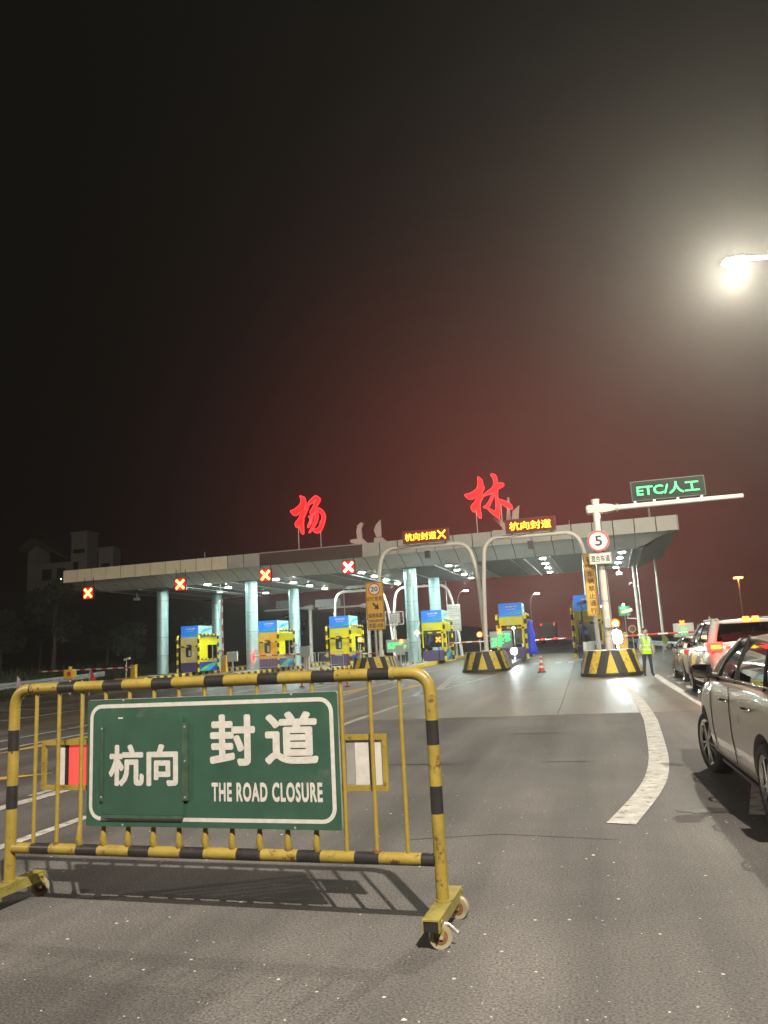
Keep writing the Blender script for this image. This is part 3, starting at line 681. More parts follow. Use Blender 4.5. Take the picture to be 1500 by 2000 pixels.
for nm, p in (('blade', [(-.9, 1.6), (-.5, 1.65), (.25, .7), (.1, .6), (-.2, .75)]), ('blade', [(.35, 1.1), (.45, 1.9), (.95, 2.3), (.85, 1.6), (.8, 1.05)]), ('blade', [(.2, 1.0), (.8, .98), (1.6, .25), (.9, .3)]),
              ('blade', [(-1.1, .45), (-.95, .75), (.2, .7), (.3, .35), (-.3, .2)]), ('leg', [(-1.55, -.05), (-1.35, .55), (-1.2, -.05)]), ('leg', [(-.5, -.05), (-.35, .4), (.2, .4), (.35, -.05)]), ('blade', [(-.05, .9), (.2, 2.9), (.32, 2.9), (.3, .8)])):
    blade(p, -.05-.01*len(p), .05).build(nm, M['white_steel'], sc)

# ------------------------------------------------------------ lane signals (red X) hanging from the canopy
def cross(r, w):     # X outline
    pts = []
    for k in range(4):
        a = radians(45+90*k); c, s = cos(a), sin(a)
        pts += [(r*c+w*s, r*s-w*c), (r*c-w*s, r*s+w*c)]
        a2 = a+radians(45); pts.append((w*1.414*cos(a2), w*1.414*sin(a2)))
    return pts
for X, z, lab, mm in ((-33.75, 6.50, 'leftmost lit X lane signal hanging at the canopy corner', 'led_cross'), (-26.4, 6.58, 'lit X lane signal hanging left of the second front column', 'led_cross'),
                      (-20.05, 6.72, 'lit X lane signal hanging third from the left, below the dark name board', 'led_cross'), (-14.25, 6.80, 'brightest lit X lane signal hanging above the yellow 20 sign', 'led_cross_w')):
    Y = 47.05 - (X-5.78)*.033*0 + max(0, (-X-6))*.033-.35
    t = thing('lane_signal', lab, 'lane signal', (X, Y, z), radians(-1.9), 'lit X lane signals under the canopy edge')
    MB().bbox((-.43, 0, -.43), (.43, .16, .43), .02).build('housing', M['sign_black'], t)
    MB().box((-.40, -.006, -.40), (.40, -.001, .40)).build('display', M['led_red_halo'], t)
    MB().prism(cross(.42, .085), -.03, -.008).build('cross', M[mm], t)
    for s in (-.36, .36): MB().tube([(s, .08, .42), (s, .08, 7.6-z)], .022, 6).build('hanger', M['sign_black'], t)
# ------------------------------------------------------------ toll booths
def yb_band(L, p): return int(L/.30) % 2
def rpath(pts, r=.18, n=5):       # rounded corners on a path
    P = [Vector(p) for p in pts]; out = [P[0]]
    for a, b, c in zip(P, P[1:], P[2:]):
        d1 = (a-b).normalized(); d2 = (c-b).normalized(); q = min(r, (a-b).length*.45, (c-b).length*.45)
        s, e_ = b+d1*q, b+d2*q
        for i in range(n+1):
            t = i/n; out.append(s*(1-t)**2 + b*2*t*(1-t) + e_*t*t)
    return out+[P[-1]]
def booth(x0, y0, label, front='cream', tall=2.55, wid=1.42, ln=3.2, right_win=True):
    z0 = gz(y0)+.23; t = thing('toll_booth', label, 'toll booth', (x0, y0, z0), 0, 'yellow toll booths on the islands')
    fm_ = {'cream': M['booth_cream'], 'amber': M['booth_amber'], 'yellow': M['booth_yellow'], 'open': M['booth_yellow']}[front]
    W_ = wid
    b = MB().bbox((0, 0, .02), (W_, ln, .70), .02).build('lower_wall', M['booth_purple'], t)
    if front != 'open':
        MB().bbox((0, 0, .705), (W_, .06, tall), .015).build('front_wall', fm_, t)
        MB().bbox((.03, .07, .705), (W_-.07, ln, tall), .015).build('inner_wall', M['booth_cream'], t)
        w = MB(); w.prism(rrect(.48, 1.15, .86, 2.0, .10), -.018, -.002); wo = w.build('window', M['win_dark'], t)
        f = MB(); ringframe(f, rrect(.45, 1.12, .89, 2.03, .12), rrect(.49, 1.16, .85, 1.99, .09), -.03, -.003); f.build('frame', M['sign_black'], wo)
        MB().box((.66, -.024, 1.2), (.83, -.019, 1.62)).build('pane', M['cab_grey'], wo)
    else:
        MB().bbox((0, 0, 2.05), (W_, .06, tall), .015).build('front_wall', M['booth_yellow'], t)
        for xa in (0, W_-.09): MB().bbox((xa, 0, .905), (xa+.09, .09, 2.05), .01).build('corner_post', M['booth_yellow'], t)
        w = MB().box((.09, .03, .92), (W_-.09, .045, 2.05)).build('window', M['glass'], t)
        MB().box((.03, ln*.75, .905), (W_-.03, ln*.78, tall)).build('back_wall', M['cab_grey'], t)
        MB().bbox((.25, .5, .95), (.75, 1.1, 1.25), .03).build('desk_unit', M['cab_grey'], t)
        MB().box((.30, .46, 1.3), (.62, .5, 1.52)).build('monitor', M['monitor'], t)
    # right side wall, facing the lane
    if right_win:
        MB().bbox((W_-.06, .07, .705), (W_, 1.55, tall), .01).build('side_wall', M['booth_yellow'], t)
        MB().bbox((W_-.06, 1.56, 1.98), (W_, ln, tall), .01).build('side_wall', M['booth_yellow'], t)
        w = MB().box((W_-.05, 1.6, .92), (W_-.02, ln-.1, 1.97)).build('window', M['glass'], t)
        MB().box((W_-.07, 2.35, .92), (W_-.0, 2.42, 1.97)).build('frame', M['alu'], w)
        MB().box((W_-.35, 2.0, .95), (W_-.25, 2.6, 1.5)).build('counter', M['cab_grey'], t)
    else:
        MB().bbox((W_-.06, .07, .705), (W_, ln, tall), .01).build('side_wall', M['booth_amber'], t)
    lp = MB().box((W_+.002, .05, .06), (W_+.02, ln-.05, .69)).build('side_panel', M['booth_blue'], t)
    for k, (q, mm) in enumerate((([(.15, .12), (1.2, .55), (2.6, .86), (3.1, .86), (1.9, .55), (.9, .10)], 'sw_green'), ([(.9, .09), (1.9, .52), (3.1, .84), (3.1, .70), (2.2, .35), (1.7, .09)], 'sw_cyan'))):
        MB().prism([(a, c*.78) for a, c in q], -.03-.003*k, -.024-.003*k).build('swoosh', M[mm], t, (W_, 0, 0), (0, 0, pi/2))
    MB().box((.35, .9, tall-.10), (W_-.35, 1.9, tall-.07)).build('interior_lamp', M['booth_lamp'], t)
    MB().bbox((.20, 1.9, .95), (.62, 2.35, 1.75), .05).build('chair_back', M['seat'], t)
    MB().tube([(W_-.01, .35, tall-.2), (W_+.10, .30, tall-.18), (W_+.14, .22, tall-.26)], .022, 6).build('booth_camera', M['white_steel'], t)
    MB().bbox((W_*.30, -.03, tall-.36), (W_*.55, -.002, tall-.26), .004).build('lane_number_plate', M['alu'], t)
    # header with blue board
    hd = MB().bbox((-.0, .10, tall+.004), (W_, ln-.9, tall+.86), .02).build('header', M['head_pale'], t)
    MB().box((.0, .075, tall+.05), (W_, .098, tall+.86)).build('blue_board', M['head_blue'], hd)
    MB().prism([(.03, .06), (W_-.02, .36), (W_-.02, .44), (.5, .26)], .066, .072).build('swoosh', M['sw_cyan'], hd, (0, 0, tall))
    MB().prism([(.45, .06), (W_-.02, .22), (W_-.02, .30)], .060, .065).build('swoosh', M['sw_green'], hd, (0, 0, tall))
    mk = MB()
    for a, b_, z_, h_ in ((.42, .50, .60, .05), (.48, .60, .60, .075), (.66, .84, .60, .085), (.90, 1.14, .60, .085), (.52, .60, .46, .04), (.64, .72, .46, .04), (.78, .92, .46, .04), (.95, 1.02, .46, .04)):
        mk.box((a, .062, tall+z_), (b_, .068, tall+z_+h_))
    mk.build('emblem_row', M['plate_white'], hd)
    MB().prism([(.15, .15), (.9, .60), (2.2, .75), (2.2, .62), (1.1, .42)], -.006, -.001).build('swoosh', M['sw_cyan'], hd, (W_, 0, tall), (0, 0, pi/2))
    # guard hoops of black and yellow pipe
    py = [M['pipe_yellow'], M['pipe_black']]
    for xx, ya, yb2 in ((-.14, -.22, 1.9), (W_+.16, -.22, ln-.25)):
        P = rpath([(xx, ya, 0), (xx, ya, 2.72), (xx, yb2, 2.72), (xx, yb2, 0)], .25)
        MB().tube(P, .082, 10, bands=yb_band).build('guard_hoop', py, t)
    MB().tube([(-.14, -.22, 1.88), (W_+.16, -.22, 1.88)], .05, 8, bands=yb_band).build('guard_bar', py, t)
    MB().tube([(W_+.16, -.15, .92), (W_+.16, ln-.3, .92)], .045, 8, bands=yb_band).build('guard_bar', py, t)
    return t
booth(-29.3, 52.6, 'leftmost yellow toll booth with a cream front beside the left column', 'cream')
booth(-22.75, 52.0, 'toll booth with amber front behind the silver railing, second from the left', 'amber')
booth(-17.25, 51.6, 'bright yellow toll booth left of the yellow 20 sign, third from the left', 'yellow')
booth(-10.75, 52.0, 'toll booth behind the central front column with a glowing monitor inside', 'open', right_win=True)
booth(-5.05, 48.2, 'toll booth with glazed front and blue header behind the green display', 'open', right_win=False)
booth(-.45, 43.5, 'toll booth half hidden behind the yellow vertical sign, rightmost of the booths', 'open', right_win=False)
# blue sheet hanging at the corner of the fifth booth
bc = MB(); vs = []
for i in range(9):
    z = .35+i*.26; w_ = .62-.035*i; vs += [(-w_/2+.05*sin(i), .06*cos(i*2), z), (0, -.10, z), (w_/2+.04*sin(i*1.7), .05*sin(i*2), z)]
bc.add(vs, [(3*i+k, 3*i+k+1, 3*i+k+4, 3*i+k+3) for i in range(8) for k in range(2)], 0, True)
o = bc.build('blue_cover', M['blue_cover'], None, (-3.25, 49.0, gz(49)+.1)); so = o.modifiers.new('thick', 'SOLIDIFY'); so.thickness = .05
tag(o, 'bright blue cover hanging at the right corner of the glazed booth', 'cover')

# ------------------------------------------------------------ arch gantries with LED boards
def arch(name, label, pts, y, r=.105, cat='gantry', group=None):
    t = thing(name, label, cat, (pts[0][0], y, 0), 0, group)
    x0 = pts[0][0]
    MB().tube(rpath([(x-x0, 0, z) for x, z in pts], .75, 8), r, 12).build('arch_pipe', M['white_steel'], t)
    for x, z in (pts[0], pts[-1]): MB().bbox((x-x0-.2, -.2, z-.02), (x-x0+.2, .2, z+.03), .01).build('base_plate', M['white_steel'], t)
    xm = (pts[0][0]+pts[-1][0])/2-x0; zt = max(z for _, z in pts)
    MB().tube([(xm-.3, -.12, zt+.05), (xm-1.2, -.13, zt-.04), (xm-1.9, -.13, zt-.06), (xm-2.1, -.1, zt-.3)], .012, 5).build('cable', M['car_dark'], t)
    for dx in (-1.0, 0, 1.0): MB().bbox((xm+dx-.06, -.06, zt+.08), (xm+dx+.06, .06, zt+.16), .01).build('bracket', M['white_steel'], t)
    return t
g1 = gz(38.9)+1.0
arch('arch_gantry', 'grey pipe arch left of centre carrying the yellow lettered board with an X', [(-10.35, g1), (-10.3, 5.2), (-10.0, 6.72), (-5.45, 6.72), (-5.05, 5.3), (-4.84, g1)], 39.3, group='pipe arches in front of the canopy')
arch('arch_gantry', 'grey pipe arch right of centre carrying the lettered board without an X', [(-4.80, g1), (-4.70, 4.2), (-4.5, 6.74), (.08, 6.72), (.45, 5.3), (.62, gz(39)+.2)], 38.7, group='pipe arches in front of the canopy')
M['led_casing'] = mat('led_casing', (.10, .10, .095), .5, metal=.2, var=.2, vscale=4)
def led(name, label, x0, x1, z0, z1, y, back, parts, group=None):
    t = thing(name, label, 'LED board', (x0, y, z0), 0, group); w, h = x1-x0, z1-z0
    MB().bbox((0, 0, 0), (w, .22, h), .015).build('casing', M['led_casing'], t)
    MB().box((.03, -.006, .03), (w-.03, -.001, h-.03)).build('display', M[back], t)
    for txt, a, b, c, d, mm, bold in parts:
        if txt == 'X': MB().prism([(a+(p[0]+.42)/.84*(b-a), c+(p[1]+.42)/.84*(d-c)) for p in cross(.55, .075)], -.02, -.008).build('cross', M[mm], t)
        else: lettering(t, txt, a, b, c, d, -.008, M[mm], .008, bold)
    return t
led('led_board', 'amber lettered LED board ending in an X on the left pipe arch', -8.72, -6.28, 6.84, 7.50, 38.7, 'led_back_bleed',
    [('杭向封道', .12, 1.78, .12, .54, 'led_yellow', .018), ('X', 1.84, 2.28, .10, .57, 'led_yellow', 0)], 'lit LED boards above the lanes')
led('led_board', 'amber lettered LED board without an X on the right pipe arch', -3.36, -.88, 6.86, 7.56, 38.3, 'led_back_bleed',
    [('杭向封道', .20, 2.26, .12, .56, 'led_yellow', .018)], 'lit LED boards above the lanes')
for X, Y, lab in ((-7.55, 39.3, 'dark camera box under the arch with the X board'), (-2.2, 38.7, 'dark camera box under the right pipe arch')):
    t = thing('camera_box', lab, 'camera', (X, Y, 6.62), 0, 'camera boxes under the arches')
    MB().bbox((-.14, -.22, -.55), (.14, .2, -.18), .02).build('housing', M['car_dark'], t); MB().tube([(0, 0, -.2), (0, 0, .02)], .03, 6).build('bracket', M['grey_metal'], t)

# ------------------------------------------------------------ cantilever gantry on the right island
zi = gz(32.5)+.24
t = thing('cantilever_gantry', 'tall cream steel post with a long arm carrying the green LED board', 'gantry', (.92, 32.4, zi))
MB().tube([(0, 0, 0), (0, 0, 4.3)], [.185, .17], 20).build('post', M['white_steel'], t)
MB().tube([(0, 0, 4.3), (0, 0, 7.08-zi)], .155, 20).build('upper_post', M['white_steel'], t)
MB().tube([(0, 0, 7.08-zi), (0, 0, 7.13-zi)], .175, 20).build('cap', M['white_steel'], t)
hx = MB(); hz_ = 6.72-zi
for i, (xa, r_) in enumerate(((-.36, .13), (-.30, .20), (.35, .22), (.68, .14), (.74, .10))): pass
hx.tube([(-.40, 0, hz_), (-.34, 0, hz_), (.34, 0, hz_), (.66, 0, hz_), (.78, 0, hz_)], [.16, .21, .22, .16, .10], 8, smooth=False); hx.build('clamp', M['white_steel'], t)
MB().tube([(.74, 0, hz_), (5.62, 0, hz_+.02)], [.11, .088], 16).build('arm', M['white_steel'], t)
MB().tube([(.13, -.13, .1), (.13, -.13, 6.3-zi), (.3, -.1, 6.55-zi), (.7, -.08, 6.6-zi)], .014, 6).build('cable', M['car_dark'], t)
MB().bbox((-.12, -.30, 1.55), (.12, -.17, 1.95), .02).build('junction_box', M['cab_grey'], t)
for z in (1.2, 2.6, 3.9): MB().tube([(0, 0, z), (0, 0, z+.05)], .192, 20).build('band_clamp', M['galv'], t)
for k in range(8): MB().tube([(.27*cos(k*pi/4), .27*sin(k*pi/4), .03), (.27*cos(k*pi/4), .27*sin(k*pi/4), .10)], .02, 6).build('anchor_bolt', M['galv'], t)
MB().tube([(0, 0, 0), (0, 0, .035)], .33, 20).build('base_flange', M['white_steel'], t)
for x in (.80, .86): MB().tube([(x-.012, 0, hz_), (x+.012, 0, hz_)], .17, 16).build('flange', M['white_steel'], t)
for x in (1.55, 2.3, 3.2, 4.1): MB().bbox((x-.05, -.05, hz_+.08), (x+.05, .05, hz_+.18), .01).build('bracket', M['grey_metal'], t)
led('led_board', 'green lettered LED board on the cantilever arm at the right', 2.36, 5.20, 6.90, 7.72, 32.35, 'led_greenback',
    [('ETC/人工', .22, 2.62, .18, .66, 'led_green', .018)], 'lit LED boards above the lanes')
# round 5 sign and the plate below it
t = thing('speed_sign', 'round white speed sign reading 5 with a red rim on the cream post', 'road sign', (.87, 31.98, 5.36))
circ = lambda r, n=40: [(r*cos(2*pi*i/n), r*sin(2*pi*i/n)) for i in range(n)]
MB().prism(circ(.43), 0, .03).build('disc', M['plate_white'], t)
rg_ = MB(); ringframe(rg_, circ(.425), circ(.355), -.006, -.001); rg_.build('rim', M['sign_red'], t)
lettering(t, '5', -.13, .15, -.20, .22, -.003, M['sign_black'], .004, .02)
MB().box((-.2, .03, -.04), (.2, .30, .04)).build('bracket', M['grey_metal'], t)
t = thing('lane_plate', 'white rectangular plate lettered in black below the round 5 sign', 'road sign', (.45, 31.95, 4.42))
MB().bbox((0, 0, 0), (.86, .025, .45), .008).build('plate', M['plate_white'], t)
ringf = MB(); ringframe(ringf, rrect(.015, .015, .845, .435, .01), rrect(.03, .03, .83, .42, .01), -.004, -.001); ringf.build('border', M['sign_black'], t)
lettering(t, '混合车道', .06, .80, .09, .36, -.003, M['sign_black'], .003, .02)
# tall yellow strip sign
t = thing('strip_sign', 'tall narrow yellow sign lettered vertically in black left of the cream post', 'road sign', (.19, 32.75, 2.42))
MB().prism(rrect(0, 0, .50, 2.56, .05), 0, .03).build('board', M['sign_yellow'], t)
f = MB(); ringframe(f, rrect(.02, .02, .48, 2.54, .045), rrect(.035, .035, .465, 2.525, .04), -.004, -.001); f.build('border', M['sign_black'], t)
for ch, z, w_, h_ in (('非', 2.30, .26, .26), ('ETC', 1.99, .33, .20), ('车', 1.70, .24, .23), ('辆', 1.40, .24, .23), ('禁', 1.10, .24, .23), ('止', .80, .24, .22), ('通', .50, .24, .23), ('行', .20, .24, .23)):
    lettering(t, ch, .25-w_/2, .25+w_/2, z-h_/2, z+h_/2, -.003, M['sign_black'], .003, .012)
MB().tube([(.25, .08, 2.5), (.25, .08, -2.42+zi)], .04, 8).build('post', M['grey_metal'], t)

# yellow 20 sign
t = thing('speed_sign', 'tall yellow sign with a round 20 limit, arrow and a plaque below', 'road sign', (-10.98, 39.1, 2.52))
MB().prism(rrect(0, .48, .96, 2.50, .07), 0, .035).build('board', M['sign_yellow'], t)
f = MB(); ringframe(f, rrect(.025, .505, .935, 2.475, .06), rrect(.05, .53, .91, 2.45, .05), -.004, -.001); f.build('border', M['sign_black'], t)
MB().prism([(.48+x, 2.12+y) for x, y in circ(.32)], -.006, -.002).build('disc', M['plate_white'], t)
f = MB(); ringframe(f, [(.48+x, 2.12+y) for x, y in circ(.32)], [(.48+x, 2.12+y) for x, y in circ(.265)], -.011, -.007); f.build('rim', M['sign_red'], t)
lettering(t, '20', .29, .67, 2.00, 2.25, -.008, M['sign_black'], .004, .02)
lettering(t, 'ETC专用', .09, .87, 1.50, 1.74, -.003, M['sign_black'], .003, .02)
MB().prism([(.33, 1.36), (.40, 1.43), (.56, 1.25), (.63, 1.36), (.70, 1.06), (.40, 1.10), (.50, 1.17)], -.007, -.002).build('arrow', M['sign_black'], t)
lettering(t, '保持车距', .09, .88, .62, .87, -.003, M['sign_black'], .003, .02)
MB().prism(rrect(.02, 0, .98, .45, .05), 0, .035).build('plaque', M['sign_yellow'], t)
f = MB(); ringframe(f, rrect(.04, .02, .96, .43, .045), rrect(.06, .04, .94, .41, .04), -.004, -.001); f.build('border', M['sign_black'], t)
lettering(t, '车距10米', .11, .89, .10, .35, -.003, M['sign_black'], .003, .02)
MB().tube([(.42, .10, 2.40), (.42, .10, -2.52+gz(39.6)+.95)], .07, 10).build('post', M['grey_metal'], t)

# beacons and flood lamps
def beacon(x, y, z, label, mast, s=1.0):
    t = thing('amber_beacon', label, 'beacon', (x, y, z), 0, 'amber beacons on the striped noses')
    MB().sphere((0, .06, 0), .16*s, 16, sc=(1, .5, 1)).build('lens', M['amber_halo'], t); MB().sphere((0, -.03, 0), .105*s, 14, sc=(1, .8, 1)).build('bulb', M['beacon'], t); MB().tube([(0, 0, -.22), (0, 0, -.10)], .08, 10).build('base', M['car_dark'], t)  # amber disc behind the bulb stands for its orange halo
    MB().tube([(0, 0, -mast), (0, 0, -.2)], .03, 8).build('mast', M['white_steel'], t); return t
beacon(-5.12, 39.0, 1.98, 'glowing amber beacon on a mast above the striped nose left of the cone', .9)
beacon(-11.45, 39.3, 2.06, 'glowing amber beacon left of the yellow 20 sign', 1.0)
beacon(1.16, 31.1, 2.03, 'glowing amber beacon above the white flood lamp on the right nose', .95, 1.15)
def flood(x, y, z, label, mast, s=1.0):
    t = thing('flood_lamp', label, 'lamp', (x, y, z), 0, 'white flood lamps on the islands')
    MB().sphere((0, 0, 0), .10*s, 14, sc=(1, .6, 1)).build('lens', M['flood'], t)
    MB().bbox((-.12*s, .065*s, -.12*s), (.12*s, .16*s, .12*s), .02).build('housing', M['car_dark'], t)
    MB().tube([(0, .12*s, -mast), (0, .12*s, -.1)], .03, 8).build('mast', M['galv'], t); return t
flood(1.20, 31.0, 1.42, 'dazzling white flood lamp on the right striped nose beside the worker', .38, 1.6)
flood(1.18, 31.02, 1.60, 'smaller white lamp directly under the right amber beacon', .56, 1.55)
flood(-3.98, 44.6, 1.02, 'dazzling white lamp low on the island behind the left striped nose', .58, 1.7)
flood(-4.1, 46.9, 2.35, 'small white lamp high in front of the glazed booth', 1.9, .75)
flood(-9.95, 46.6, 2.40, 'white lamp on a pole in front of the central column', 1.9, 1.0)

# ------------------------------------------------------------ boom barriers
def boom(x, y, sgn, ln, label, box='cab_orange', up=False, boxh=1.1, armz=None, isl=.24):
    z0 = gz(y)+isl; t = thing('boom_barrier', label, 'boom barrier', (x, y, z0), 0, 'red and white boom barriers across the lanes')
    MB().bbox((-.17, -.15, 0), (.17, .15, boxh), .02).build('housing', M[box], t)
    MB().bbox((-.19, -.17, boxh), (.19, .17, boxh+.05), .015).build('lid', M[box], t)
    az = armz or boxh-.12
    P = [(0, -.20, az), (sgn*ln, -.20, az+.02)] if not up else [(0, -.20, az-.1), (-.02, -.20, az+ln)]
    MB().tube(P, .048, 8, bands=lambda L, p: int(L/.42+.5) % 2).build('arm', [M['boom_white'], M['boom_red']], t)
    MB().tube([(sgn*.0, -.24, az), (0, -.12, az)], .11, 12).build('hub', M['grey_metal'], t)
    return t
boom(1.62, 36.2, 1, 3.0, 'boom barrier with yellow housing stretched across the lane behind the worker', boxh=1.28)
boom(-4.15, 55, 1, 2.9, 'boom barrier across the lane behind the traffic cone', 'boom_white')
boom(-9.6, 54.6, 1, 3.4, 'boom barrier with orange housing left of the double arch post', 'cab_orange', boxh=1.2)
boom(-17.5, 47.6, -1, 3.6, 'boom barrier with cream housing in front of the amber booth', 'cab_pink')
boom(-11.75, 44.5, -1, 3.4, 'boom barrier in front of the bright yellow booth', 'cab_pink', boxh=.95)
boom(-23.75, 48.5, 1, 3.9, 'raised boom barrier with orange housing right of the leftmost booth', 'cab_orange', up=True)
boom(-29.3, 46.4, -1, 7.2, 'long boom barrier with yellow housing over the far left lane', 'cab_orange', boxh=1.0, isl=.05)

# ------------------------------------------------------------ small displays, cabinets, clutter on the islands
def glyphs(seed, x0, x1, z0, z1, rows, cols, y=-.03):
    r = random.Random(seed); mb = MB(); cw, ch = (x1-x0)/cols, (z1-z0)/rows
    for j in range(rows):
        for i in range(cols):
            if rows*cols > 6 and r.random() < .14: continue
            a, b = x0+i*cw, z0+j*ch
            mb.box((a+.08*cw, y, b+ch*.70), (a+.88*cw, y+.01, b+ch*.86)); mb.box((a+.40*cw, y, b+ch*.10), (a+.56*cw, y+.01, b+ch*.69))
            if r.random() < .8: mb.box((a+.10*cw, y, b+ch*.12), (a+.38*cw, y+.01, b+ch*.28))
            if r.random() < .8: mb.box((a+.58*cw, y, b+ch*.34), (a+.9*cw, y+.01, b+ch*.48))
    return mb
def fee(x0, x1, z0, z1, y, label, field, rows, cols, seed, redx=None, ztop=None):
    t = thing('lane_display', label, 'display', (x0, y, z0), 0, 'small green lane displays'); w, h = x1-x0, z1-z0
    MB().bbox((0, 0, 0), (w, .16, h), .02).build('casing', M['cab_grey'], t)
    glyphs(seed, *field, rows, cols).build('lettering', M['led_green'], t)
    if redx == 'X': MB().prism([(w*.45+p[0]*.28, h+.02+p[1]*.28) for p in cross(.45, .12)], -.05, -.02).build('red_signal', M['tail_core'], t)
    if redx == 'O': MB().sphere((w*.70, -.05, h*.86), .10, 12, sc=(1, .5, 1)).build('red_signal', M['tail_core'], t)
    MB().tube([(w/2, .08, 0), (w/2, .08, -z0+gz(y)+.2)], .05, 8).build('post', M['rust'], t); return t
fee(-11.05, -9.75, 1.30, 2.02, 43.2, 'green lit display below the double framed panel, with a round red lamp', (.08, 1.2, .20, .55), 2, 5, 3, 'O')
fee(-5.05, -3.85, 1.25, 2.15, 42.6, 'green lit display with three rows in front of the glazed booth', (.05, 1.15, .08, .78), 3, 3, 5, 'X')
fee(3.80, 4.66, 1.36, 1.96, 36.5, 'grey board with green text and orange symbol beside the right guard rail', (.06, .56, .10, .38), 2, 4, 7, 'X')
t = thing('lane_signal', 'small red X signal on a post right of the central booth', 'lane signal', (-9.35, 50.4, 1.95))
MB().bbox((-.2, 0, -.2), (.2, .12, .2), .02).build('housing', M['sign_black'], t); MB().prism(cross(.20, .045), -.02, -.004).build('cross', M['tail_core'], t)
MB().tube([(0, .06, -.2), (0, .06, -1.42)], .035, 8).build('post', M['sign_black'], t)
t = thing('round_signal', 'small round red lamp low beside the second front column', 'lamp', (-22.25, 49.9, 1.45))
MB().sphere((0, 0, 0), .17, 12, sc=(.45, .5, 1.9)).build('lens', M['tail_on'], t); MB().tube([(0, .1, -.25), (0, .1, -.97)], .03, 6).build('post', M['galv'], t)
def cabinet(x, y, z, w, h, label, grp='grey boards on posts'):
    t = thing('post_cabinet', label, 'cabinet', (x, y, z), 0, grp)
    MB().bbox((-w/2, 0, 0), (w/2, .22, h), .02).build('box', M['cab_grey'], t); MB().tube([(0, .1, 0), (0, .1, -z+gz(y)+.22)], .05, 8).build('post', M['galv'], t)
cabinet(-23.05, 48.2, 1.22, .72, .66, 'pale grey cabinet on a post left of the second front column')
cabinet(-17.25, 46.6, 1.30, .66, .66, 'pale grey cabinet on a post left of the bright yellow booth')
cabinet(-9.95, 41.9, 1.15, .42, .55, 'small pale cabinet right of the yellow 20 sign post')
cabinet(.12, 33.6, .62, .48, .75, 'grey cabinet at the foot of the vertical yellow sign')
def railing(x0, x1, y, label):
    z0 = gz(y)+.24; t = thing('railing', label, 'railing', (x0, y, z0), 0, 'silver railings on the islands'); w = x1-x0
    for x in (0, w/2, w): MB().tube([(x, 0, 0), (x, 0, 1.0)], .022, 6).build('post', M['galv'], t)
    for z in (.98, .15): MB().tube([(0, 0, z), (w, 0, z)], .02, 6).build('rail', M['galv'], t)
    k = int(w/.11); bm_ = MB().tube([(0, 0, .15), (0, 0, .98)], .008, 5).mesh('baluster', M['galv'])
    for i in range(1, k): inst('baluster', bm_, t, (i*w/k, 0, 0))
railing(-22.1, -18.9+.9, 50.6, 'silver railing in front of the amber booth')
railing(-17.35, -15.6, 49.4, 'silver railing in front of the bright yellow booth')
railing(-10.2, -8.9-.4, 42.2, 'low silver railing below the green display with the round lamp')
t = thing('stake_fence', 'cluster of thin yellow stakes behind the raised boom barrier', 'fence', (-25.5, 58, gz(58)+.2))
for i, (x, h) in enumerate(((0, 2.3), (.35, 2.0), (.75, 2.35), (1.2, 2.3), (1.5, 2.4), (1.75, 2.4), (2.05, 2.3), (2.3, 1.9))): MB().tube([(x, 0, 0), (x, 0, h)], .045, 6).build('stake', M['pipe_yellow'], t)
MB().tube([(0, 0, .9), (2.3, 0, .9)], .03, 6).build('rail', M['pipe_yellow'], t)
# camera poles on the islands
def cctv(x, y, z, label, sgn=-1, mast='white_steel', zb=None):
    t = thing('security_camera', label, 'camera', (x, y, z), 0, 'security cameras around the toll lanes')
    MB().bbox((-.28, -.08, -.07), (.16, .08, .07), .02).build('body', M[mast], t, rot=(0, radians(12*sgn), 0 if sgn < 0 else pi))
    MB().tube([(0, 0, -.07), (.05*sgn, 0, -.3), (.35 if zb is None else 0, .0, -.34)], .025, 6).build('bracket', M[mast], t)
    if zb is not None: MB().tube([(0, 0, -.32), (0, 0, zb-z)], .04, 8).build('mast', M[mast], t)
    return t
cctv(1.75, 32.3, 2.52, 'white bullet camera on a bracket right of the cream post')
cctv(-24.0, 48.6, 2.0, 'slim white camera pole beside the raised boom barrier', zb=gz(48.6)+.24)
cctv(-18.2, 47.4, 2.05, 'slim white camera pole right of the amber booth', zb=gz(47)+.24)
cctv(-30.6, 47.5, 1.75, 'slim white camera pole on the island at the far left', 1, zb=gz(47)+.24)
cctv(-11.6, 48.0, 3.0, 'camera pole under the grey framed panel', zb=gz(48)+.24)
cctv(-.06, 34.0, 3.0, 'dark camera pole left of the vertical yellow sign', 1, mast='car_dark', zb=gz(33)+.24)
for X, Y, lab in ((-32.3, 51.5, 'camera hanging under the left end of the canopy'), (2.9, 60.0, 'pale camera box hanging under the right rear edge of the canopy'), (-25.2, 51, 'camera bracket hanging above the third front lane')):
    t = thing('hanging_camera', lab, 'camera', (X, Y, 6.7), 0, 'cameras hanging under the canopy')
    MB().tube([(0, 0, .02), (0, 0, -.42)], .025, 6).build('drop_rod', M['white_steel'], t); MB().bbox((-.22, -.12, -.62), (.2, .12, -.42), .03).build('housing', M['galv'], t)

